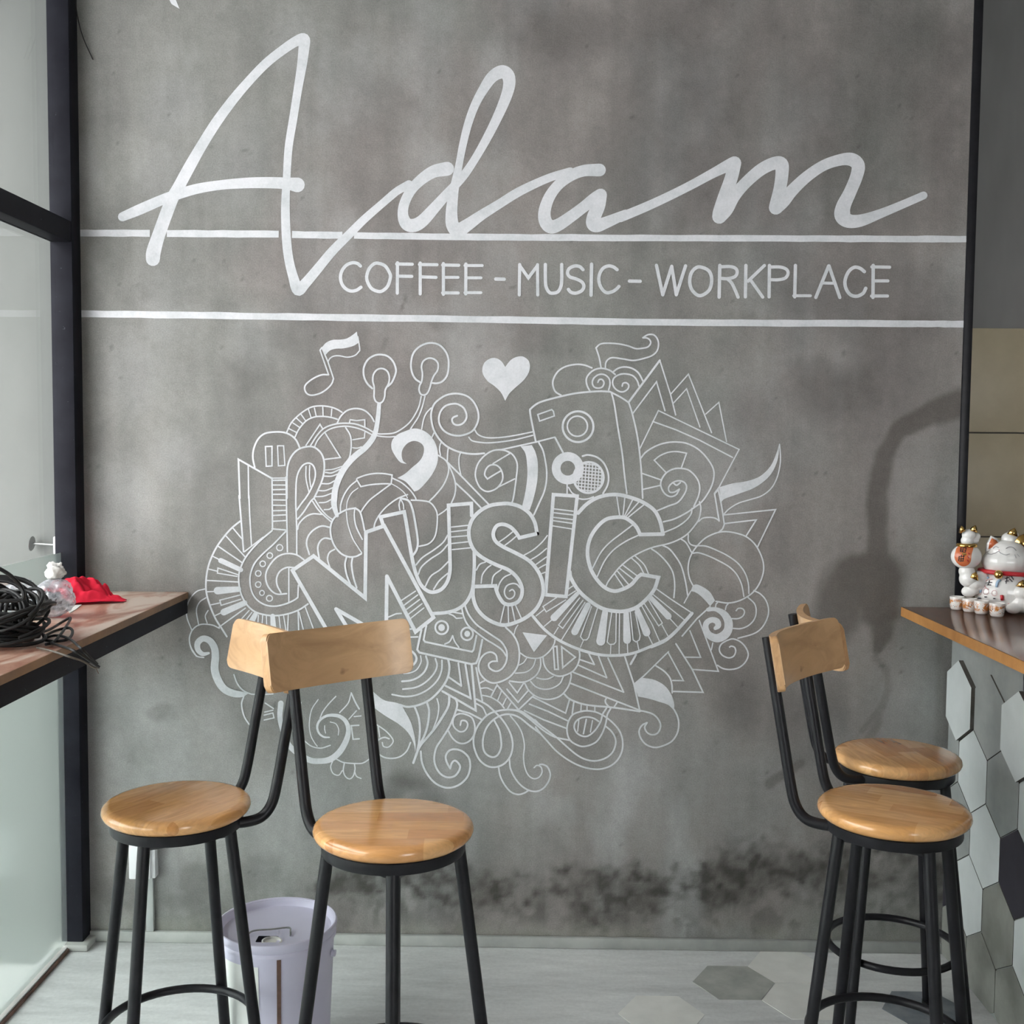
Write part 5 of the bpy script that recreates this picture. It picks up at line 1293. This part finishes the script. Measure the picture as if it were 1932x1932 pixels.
# ================================================================== things on the window shelf
# heap of black cable: long loops lying and leaning on each other, plus stripped ends
r2 = random.Random(21)
cc = onZ(6, 1212, ST)
cb = tag(empty('cable_heap', tuple(cc)), 'tangled coil of black electric cable on the window shelf', 'cable')
def loop(r_, tilt, az, cx, cy, cz, turns, rad):
    pts = []; n = int(26 * turns)
    Mt = np.array((Matrix.Rotation(az, 3, 'Z') @ Matrix.Rotation(tilt, 3, 'X')))
    for k in range(n + 1):
        a_ = 2 * math.pi * k / 26; q = r_ * (1 + .10 * math.sin(a_ * .37 + cx * 50) + .05 * math.sin(2.3 * a_))
        p = Mt @ np.array([q * math.cos(a_), q * math.sin(a_) * .9, .006 * math.sin(a_ * 1.7)])
        pts.append(np.array([cx, cy, cz]) + p)
    lo = min(p[2] for p in pts)
    if lo < rad + .001: pts = [p + np.array([0, 0, rad + .001 - lo]) for p in pts]
    return pts
bm = bmesh.new()
for k in range(11):
    bm_tube(bm, loop(r2.uniform(.070, .105), r2.uniform(-.35, .35), r2.uniform(0, 6.3), r2.uniform(-.02, .02), r2.uniform(-.03, .03), .006 + k * .0075, r2.uniform(1.0, 1.6), .0042), .0042, 7)
from_bm('lying_loops', bm, 'cable_black', cb, True, 60)
bm = bmesh.new()
for (r_, tl, az, cx, cy, cz, tn) in ((.075, 1.15, .30, -.02, .0, .075, 1.9), (.062, 1.35, -.2, .00, -.01, .06, 2.2), (.085, .8, .5, -.01, .02, .08, 1.7), (.07, 1.5, .9, -.03, -.02, .07, 1.4), (.052, 1.2, 1.6, .03, .0, .055, 2.0), (.085, .55, -.6, .015, -.02, .07, 1.5)):
    bm_tube(bm, loop(r_, tl, az, cx, cy, cz, tn, .0042), .0042, 7)
from_bm('standing_loops', bm, 'cable_black', cb, True, 60)
def sp(u, v_, dz=.004): p = onZ(u, v_, ST + dz); return p - cc
def spx(u, v_, Y): return onY(u, v_, Y) - cc
for name, pts, rad in (('loose_lead', [sp(72, 1195, .02), sp(95, 1187, .012), sp(120, 1172, .010), sp(133, 1166, .012), sp(126, 1180, .016), sp(112, 1200, .012), sp(100, 1212, .006), sp(86, 1216, .005)], .0033),
                       ('loose_lead', [sp(82, 1201, .012), sp(105, 1190, .014), sp(130, 1185, .016), sp(137, 1193, .012), sp(128, 1206, .008), sp(105, 1210, .006), sp(85, 1208, .006)], .0033),
                       ('loose_lead', [spx(-4, 1071, -1.14), spx(20, 1086, -1.13), spx(38, 1105, -1.12), spx(45, 1122, -1.12), spx(40, 1131, -1.12), spx(20, 1134, -1.13), spx(-6, 1134, -1.14)], .0040),
                       ('hanging_lead', [sp(80, 1206, .006), sp(105, 1199, .012), sp(130, 1205, .014), spx(150, 1221, -.985), spx(168, 1238, -.965), spx(184, 1254, -.96)], .0030),
                       ('hanging_lead', [sp(95, 1213, .006), sp(118, 1220, .010), spx(140, 1228, -1.0), spx(165, 1243, -.975), spx(188, 1259, -.965)], .0030),
                       ('stripped_lead', [sp(70, 1222, .006), sp(100, 1229, .008), spx(130, 1239, -1.02), spx(155, 1247, -.99), spx(176, 1259, -.97), spx(188, 1260, -.965)], .0024)):
    tube(name, catmull(pts, 6), rad, 'cable_end' if 'stripped' in name else 'cable_black', cb, 7)
tube('wire_strand', catmull([spx(180, 1258, -.966), spx(183, 1264, -.966), spx(186, 1271, -.966)], 4), .0009, 'rust_brown', cb, 5)

def blob(name, seed, c_, r_, material, parent, sub=4, amp=.25, freq=2.2, squash=None):
    bm = bmesh.new(); bmesh.ops.create_icosphere(bm, subdivisions=sub, radius=1.0)
    from mathutils import noise as mn_
    for v_ in bm.verts:
        d = v_.co.normalized(); q = mn_.turbulence(d * freq + Vector((seed, seed * 1.7, 0)), 3, False)
        cr_ = abs(mn_.noise(d * freq * 2.3 + Vector((seed * 3.1, 0, seed))))
        f_ = 1 + amp * (q - .6) - amp * .28 * (1 - min(1, cr_ * 4))
        v_.co = Vector((d.x * r_[0] * f_, d.y * r_[1] * f_, d.z * r_[2] * f_))
        if squash is not None and v_.co.z < squash: v_.co.z = squash + (v_.co.z - squash) * .05
        v_.co += Vector(c_)
    return from_bm(name, bm, material, parent, True)
bgp = onZ(92, 1168, ST)
bgp = np.array([bgp[0], bgp[1] + .03, ST])
bg_ = tag(empty('plastic_bag', tuple(bgp)), 'knotted clear plastic bag with dark contents on the window shelf', 'bag')
blob('bag_film', 3.3, (0, 0, .050), (.060, .058, .054), 'polythene', bg_, 5, .16, 1.5, -.048)
blob('knot', 7.1, (.002, .01, .117), (.031, .026, .029), 'paper_white', bg_, 4, .30, 1.3)
for k, (x_, y_, z_, s_) in enumerate(((-.015, -.01, .030, .022), (.018, .0, .034, .020), (.0, .02, .030, .022), (-.02, .015, .052, .016), (.015, -.015, .058, .013))):
    blob('content', 11 + k, (x_, y_, z_), (s_ * 1.2, s_, s_ * .9), 'dark_lump', bg_, 3, .4)
blob('second_film', 5.9, (-.085, .0, .050), (.046, .05, .050), 'polythene', bg_, 4, .18, 1.5, -.048)
# crumpled red cloth
def cloth(u0, v0):
    p = onZ(u0, v0, ST); me_n = 46
    Xs = np.linspace(-.118, .112, me_n); Ys = np.linspace(-.085, .10, me_n)
    GXx, GY = np.meshgrid(Xs, Ys, indexing='ij')
    ridge = .050 * np.exp(-((GXx + .050) / .055) ** 2 - ((GY - .01) / .055) ** 2) + .030 * np.exp(-((GXx - .015 - .5 * GY) / .030) ** 2) * np.exp(-(GY / .07) ** 2)
    fold = .011 * (1 - 2 * np.abs(np.sin(34 * (GXx + .7 * GY) + 7 * fbm(GXx, GY, 18, 3)))) + .010 * np.abs(np.sin(60 * (GY - .4 * GXx) + 5 * fbm(GXx, GY, 25, 8))) + .034 * (fbm(GXx, GY, 26, 9) - .4)
    taper = np.clip(1 - (GXx - .02) / .11, .10, 1)
    Zz = np.clip((ridge + fold * .9) * taper + .010, .002, .09)
    edge = np.clip(np.minimum(np.minimum(GXx + .118, .112 - GXx), np.minimum(GY + .085, .10 - GY)) / .02, 0, 1)
    Zz = .002 + (Zz - .002) * (.25 + .75 * edge)
    wv = .016 * (fbm(GXx, GY, 14, 41) - .5) * 2
    PX = GXx + wv; PY = GY * np.clip(1.02 - (GXx + .02) / .16, .16, 1.0) + .6 * wv
    V = [(PX[i, j], PY[i, j], Zz[i, j]) for i in range(me_n) for j in range(me_n)]
    Fc = [(i * me_n + j, (i + 1) * me_n + j, (i + 1) * me_n + j + 1, i * me_n + j + 1) for i in range(me_n - 1) for j in range(me_n - 1)]
    o = link_mesh('red_cloth', V, Fc, 'cloth_red', None, True); o.location = (p[0], p[1], ST)
    sm = o.modifiers.new('thickness', 'SOLIDIFY'); sm.thickness = .0015; sm.offset = 1
    sb = o.modifiers.new('smooth', 'SUBSURF'); sb.levels = sb.render_levels = 1
    return o
tag(cloth(164, 1135), 'crumpled bright red cloth in the far corner of the window shelf', 'cloth')
q = [onZ(u, v_, ST + .0006) for u, v_ in ((122, 1144), (154, 1141), (145, 1149), (132, 1157))]
pc = q[0]
o = link_mesh('paper_slip', [tuple(a_ - pc) for a_ in q] + [tuple(a_ - pc + np.array([0, 0, .0012])) for a_ in q], [(3, 2, 1, 0), (4, 5, 6, 7), (0, 1, 5, 4), (1, 2, 6, 5), (2, 3, 7, 6), (3, 0, 4, 7)], 'paper_white')
o.location = tuple(pc); tag(o, 'small white paper slip lying beside the red cloth', 'paper')

# ================================================================== porcelain figure and cups on the counter
YC = -.062; KM = (YC - CAM[1]) / FPX           # metres per photo pixel at the figure
fp = onY(1905, 1151.5, YC)
fg = tag(empty('lucky_cat_figurine', (fp[0], YC, CT)), 'white porcelain beckoning cat figurine with red collar on the counter', 'figurine')
F0 = np.array([fp[0], YC, CT])
def fq(u, v_, dy=0.0):
    return onY(u, v_, YC + dy) - F0
def remeshed(name, balls, material, voxel=.0028):
    bm = bmesh.new()
    for (u, v_, dy, rx, ry, rz) in balls: bm_ball(bm, fq(u, v_, dy), (rx * KM, ry * KM, rz * KM), 18)
    o = from_bm(name, bm, material, fg, True)
    md = o.modifiers.new('union', 'REMESH'); md.mode = 'VOXEL'; md.voxel_size = voxel; md.use_smooth_shade = True
    s_ = o.modifiers.new('soft', 'SMOOTH'); s_.factor = .5; s_.iterations = 4
    return o
zb = 1188 - 0
remeshed('body', [(1905, 1116, 0, 66, 46, 37), (1900, 1098, 0, 54, 40, 28), (1918, 1137, .004, 64, 42, 15), (1866, 1123, .004, 26, 22, 26), (1965, 1118, 0, 34, 34, 34)], 'porcelain')
remeshed('head', [(1900, 1059, -.008, 47, 36, 26), (1898, 1042, -.004, 36, 30, 24), (1880, 1062, -.010, 24, 26, 22), (1922, 1062, -.010, 26, 26, 22)], 'porcelain')
remeshed('raised_arm', [(1828, 1092, -.012, 18, 18, 17), (1842, 1100, -.01, 18, 18, 16), (1824, 1078, -.010, 15, 15, 13), (1850, 1090, -.005, 18, 18, 14)], 'porcelain')
remeshed('small_cat', [(1838, 1102, -.020, 14, 13, 11), (1836, 1111, -.012, 15, 13, 12), (1828, 1116, -.010, 14, 12, 11)], 'porcelain', .0022)
remeshed('small_cat', [(1930, 1118, -.060, 20, 17, 15), (1928, 1138, -.055, 21, 18, 18), (1912, 1148, -.065, 14, 13, 10)], 'porcelain', .0022)
remeshed('small_cat', [(1904, 1018, 0, 15, 14, 14), (1910, 1010, 0, 12, 11, 9)], 'porcelain', .0022)
remeshed('small_cat', [(1828, 1009, -.004, 13, 12, 11), (1825, 1020, -.002, 12, 12, 10), (1843, 1012, 0, 7, 7, 7), (1838, 1020, 0, 9, 9, 6)], 'porcelain', .0022)
bm = bmesh.new(); bm_ball(bm, fq(1823, 1050, -.01), (28 * KM, 24 * KM, 24 * KM), 28); from_bm('treasure_ball', bm, 'porcelain', fg, True)
def hit(u, v_, c_, r_, out=.0006):
    """point where the line of sight meets an ellipsoid of the figure, in figure coordinates"""
    d = ray(u, v_); o_ = CAM - F0 - c_; a_ = d / r_; b_ = o_ / r_
    A_, B_, C_ = a_.dot(a_), 2 * a_.dot(b_), b_.dot(b_) - 1; D_ = B_ * B_ - 4 * A_ * C_
    s_ = (-B_ - math.sqrt(max(0, D_))) / (2 * A_); p = CAM - F0 + d * s_
    n_ = (p - c_) / (r_ * r_); n_ /= np.linalg.norm(n_); return p + n_ * out
HEADC, HEADR = fq(1900, 1059, -.008), np.array([47, 36, 26]) * KM
HEADC2, HEADR2 = fq(1898, 1042, -.004), np.array([36, 30, 24]) * KM
BODC, BODR = fq(1905, 1116, 0), np.array([66, 46, 37]) * KM
BALC, BALR = fq(1823, 1050, -.01), np.array([28, 24, 24]) * KM
BALLS = {}
def hit_any(u, v_, key, out):
    best = None
    for c_, r_ in BALLS[key]:
        d = ray(u, v_); o_ = CAM - F0 - c_; a_ = d / r_; b_ = o_ / r_
        if (2 * a_.dot(b_)) ** 2 - 4 * a_.dot(a_) * (b_.dot(b_) - 1) < 0: continue
        p = hit(u, v_, c_, r_, out)
        if best is None or np.linalg.norm(p + F0 - CAM) < np.linalg.norm(best + F0 - CAM): best = p
    return best if best is not None else hit(u, v_, *BALLS[key][0], out)
def bl(*rows): return [(fq(a_, b_, c_), np.array([d_, e_, f_]) * KM) for a_, b_, c_, d_, e_, f_ in rows]
BALLS['head'] = bl((1900, 1059, -.008, 47, 36, 26), (1898, 1042, -.004, 36, 30, 24), (1880, 1062, -.010, 24, 26, 22), (1922, 1062, -.010, 26, 26, 22))
BALLS['body'] = bl((1905, 1116, 0, 66, 46, 37), (1900, 1098, 0, 54, 40, 28), (1918, 1137, .004, 64, 42, 15), (1866, 1123, .004, 26, 22, 26))
BALLS['ball'] = bl((1823, 1050, -.01, 28, 24, 24))
def line_on(name, pts, c_, r_, w_, mt, n=4, out=.0007):
    P = catmull([(u, v_, 0) for u, v_ in pts], n); bm = bmesh.new()
    key = 'body' if c_ is BODC or r_[2] < 23 * KM else 'ball' if c_ is BALC else 'head'
    bm_tube(bm, [hit_any(p[0], p[1], key, min(out, .0012)) for p in P], w_ * KM / 2, 6); return from_bm(name, bm, mt, fg, True)
def patch_on(name, outline, c_, r_, mt, out=.0006):
    cu = sum(p[0] for p in outline) / len(outline); cv = sum(p[1] for p in outline) / len(outline); V = []; Fc = []
    P = catmull([(u, v_, 0) for u, v_ in outline], 4, True); n = len(P); rg = 5
    for k in range(1, rg + 1):
        for p in P: V.append(hit(cu + (p[0] - cu) * k / rg, cv + (p[1] - cv) * k / rg, c_, r_, out))
    V.append(hit(cu, cv, c_, r_, out))
    for k in range(rg - 1):
        for i in range(n): Fc.append((k * n + i, k * n + (i + 1) % n, (k + 1) * n + (i + 1) % n, (k + 1) * n + i))
    for i in range(n): Fc.append((rg * n, (i + 1) % n, i))
    return link_mesh(name, V, Fc, mt, fg, True)
# face
line_on('closed_eye', [(1874, 1035), (1879, 1031.5), (1884, 1034)], HEADC2, HEADR2, 1.1, 'grey_ink', out=.0012)
line_on('closed_eye', [(1898, 1035), (1905, 1032), (1912, 1034), (1917, 1039)], HEADC2, HEADR2, 1.1, 'grey_ink', out=.0012)
line_on('mouth', [(1864, 1045), (1871, 1046), (1879, 1043), (1884, 1040), (1890, 1045), (1898, 1047.5), (1905, 1045)], HEADC, HEADR, .9, 'grey_ink', out=.003)
line_on('nose', [(1884, 1038), (1885.5, 1038)], HEADC2, HEADR2, 1.6, 'pink_enamel', out=.0012)
line_on('whisker', [(1914, 1047), (1917, 1053)], HEADC, HEADR, .7, 'grey_ink', out=.0015)
line_on('whisker', [(1919, 1046), (1923, 1051)], HEADC, HEADR, .7, 'grey_ink', out=.0015)
def ear(name, a_, b_, tip, dy, mt):
    A_, B_, T_ = fq(*a_, dy), fq(*b_, dy), fq(*tip, dy); k_ = np.array([0, .014, 0]); mm = (A_ + B_) / 2
    P = [A_, (A_ + T_) / 2 + (T_ - mm) * .08 + (A_ - B_) * .06, T_, (B_ + T_) / 2 + (T_ - mm) * .08 + (B_ - A_) * .06, B_]
    V = [tuple(p) for p in P] + [tuple(p + k_ * s_) for p, s_ in zip(P, (1, .7, .3, .7, 1))]
    Fc = [(0, 1, 2, 3, 4), (9, 8, 7, 6, 5)] + [(i, i + 5, i + 6, i + 1) for i in range(4)] + [(4, 9, 5, 0)]
    o = link_mesh(name, V, Fc, mt, fg, True); return o
ear('ear', (1862, 1041), (1890, 1026), (1870, 1011), -.016, 'porcelain')
ear('ear_lining', (1865.5, 1036), (1885, 1026), (1871.5, 1015.5), -.0185, 'orange_enamel')
ear('ear', (1912, 1026), (1944, 1044), (1936, 1006), -.020, 'gold')
ear('small_ear', (1903, 1008), (1920, 1013), (1915, 996), -.020, 'gold')
ear('small_ear', (1812, 1006), (1822, 1001), (1814.5, 992), -.018, 'gold')
ear('small_ear', (1832, 1001), (1844, 1005), (1841, 991), -.018, 'gold')
ear('small_ear', (1832, 1090), (1846, 1096), (1842, 1079), -.044, 'gold')
ear('small_ear', (1920, 1107), (1938, 1111), (1931, 1094), -.078, 'gold')
# collar and bell
bm = bmesh.new()
ring = [fq(1903, 1079, 0) + np.array([52 * KM * math.cos(a_), 41 * KM * math.sin(a_), -.0035 * math.cos(a_)]) for a_ in [2 * math.pi * k / 40 for k in range(41)]]
bm_tube(bm, ring, .0064, 8); from_bm('collar', bm, 'red_enamel', fg, True)
bm = bmesh.new(); bm_ball(bm, fq(1884, 1084, -.058), 8.2 * KM, 18); from_bm('bell', bm, 'gold', fg, True)
# ball decoration
patch_on('orange_panel', [(1806, 1033), (1814, 1030), (1826, 1030), (1836, 1032), (1833, 1046), (1831, 1060), (1824, 1067), (1815, 1068), (1806, 1062), (1801, 1052), (1803, 1040)], BALC, BALR, 'orange_enamel')
patch_on('gold_disc', [(1815, 1044), (1821, 1043.5), (1823, 1047), (1818, 1047.5)], BALC, BALR, 'gold', .0010)
for pts in ([(1812, 1034), (1823, 1034.5)], [(1813, 1038), (1822, 1038.5)], [(1813, 1034), (1812, 1041)], [(1823, 1034), (1821, 1042)], [(1812, 1041), (1821, 1042)], [(1817, 1034), (1816, 1041)],
            [(1809, 1050), (1820, 1049.5)], [(1810, 1054), (1819, 1054)], [(1811, 1058.5), (1818, 1058)], [(1814, 1047), (1813, 1059)], [(1818, 1048), (1817, 1059)], [(1810, 1050), (1809, 1058)]):
    line_on('ink_stroke', pts, BALC, BALR, 1.6, 'ink_black', 2, .0014)
for pts in ([(1826, 1043), (1829, 1046)], [(1825, 1050), (1828, 1053)], [(1824, 1056), (1827, 1059)]): line_on('red_stroke', pts, BALC, BALR, 2.0, 'red_enamel', 2, .0014)
bm = bmesh.new(); ring = [fq(1824, 1029, -.008) + np.array([15 * KM * math.cos(a_), 14 * KM * math.sin(a_), 0]) for a_ in [2 * math.pi * k / 28 for k in range(29)]]
bm_tube(bm, ring, .0065, 8); from_bm('gold_band', bm, 'gold', fg, True)
# belly decoration
line_on('blue_arc', [(1850, 1118), (1852, 1104), (1858, 1094), (1866, 1089)], BODC, BODR, 4.0, 'blue_enamel', 4, .003)
line_on('blue_arc', [(1880, 1108), (1882, 1099), (1887, 1094)], BODC, BODR, 5.0, 'blue_enamel', 4, .003)
line_on('magenta_ring', [(1873, 1093), (1864, 1094), (1858, 1101), (1860, 1109), (1866, 1112)], BODC, BODR, 1.2, 'pink_enamel', 4, .004)
for pts in ([(1860, 1100), (1872, 1099)], [(1867, 1095), (1864, 1105)], [(1862, 1104), (1870, 1104)], [(1896, 1092), (1905, 1089)], [(1900, 1088), (1898, 1101)], [(1904, 1092), (1910, 1098)], [(1896, 1097), (1903, 1096)], [(1908, 1088), (1912, 1094)]):
    line_on('ink_stroke', pts, BODC, BODR, 1.6, 'ink_black', 2, .0045)
for (u, v_, r_) in ((1848, 1118, 4), (1860, 1116, 5.5), (1876, 1119, 5)):
    line_on('pink_outline', [(u + r_ * math.cos(a_), v_ + r_ * math.sin(a_)) for a_ in [2 * math.pi * k / 10 for k in range(11)]], BODC, BODR, .7, 'pink_enamel', 2, .0035)
    line_on('ink_stroke', [(u - 2, v_ + 10), (u + 2, v_ + 10)], BODC, BODR, 2.2, 'ink_black', 2, .004)
line_on('red_mark', [(1890, 1123), (1891, 1132)], BODC, BODR, 6, 'red_enamel', 2, .004)
for u in (1903, 1909, 1914): line_on('claw_line', [(u, 1138), (u, 1146)], fq(1918, 1137, .004), np.array([64, 42, 15]) * KM, 1.2, 'red_enamel', 2, .002)
# sake cups
names = ['leftmost small white cup with brown dragon pattern in the row on the counter', 'second small white cup from the left in the row on the counter',
         'third small white cup from the left in the row on the counter', 'rightmost and nearest small white cup in the row on the counter']
cup0 = None
for k, ((u, v_), rz) in enumerate(zip(((1802, 1148.5), (1826, 1152.5), (1848, 1156.5), (1877, 1161.5)), (0, 2.1, 4.0, 1.2))):
    p = onZ(u, v_, CT)
    if cup0 is None:
        cup0 = empty('sake_cup')
        lathe('bowl', [(0, .003), (.012, .003), (.0135, 0), (.0155, 0), (.018, .004), (.0198, .014), (.0205, .037), (.0200, .0376), (.0192, .037), (.0183, .014), (.016, .006), (0, .005)], 'cup_pattern', cup0, 32, None, 60)
        c_ = cup0
    else: c_ = copy_tree(cup0)
    c_.location = (p[0], p[1] - .013, CT + .0002); c_.rotation_euler = (0, 0, rz); tag(c_, names[k], 'cup', 'small patterned cups on the counter')
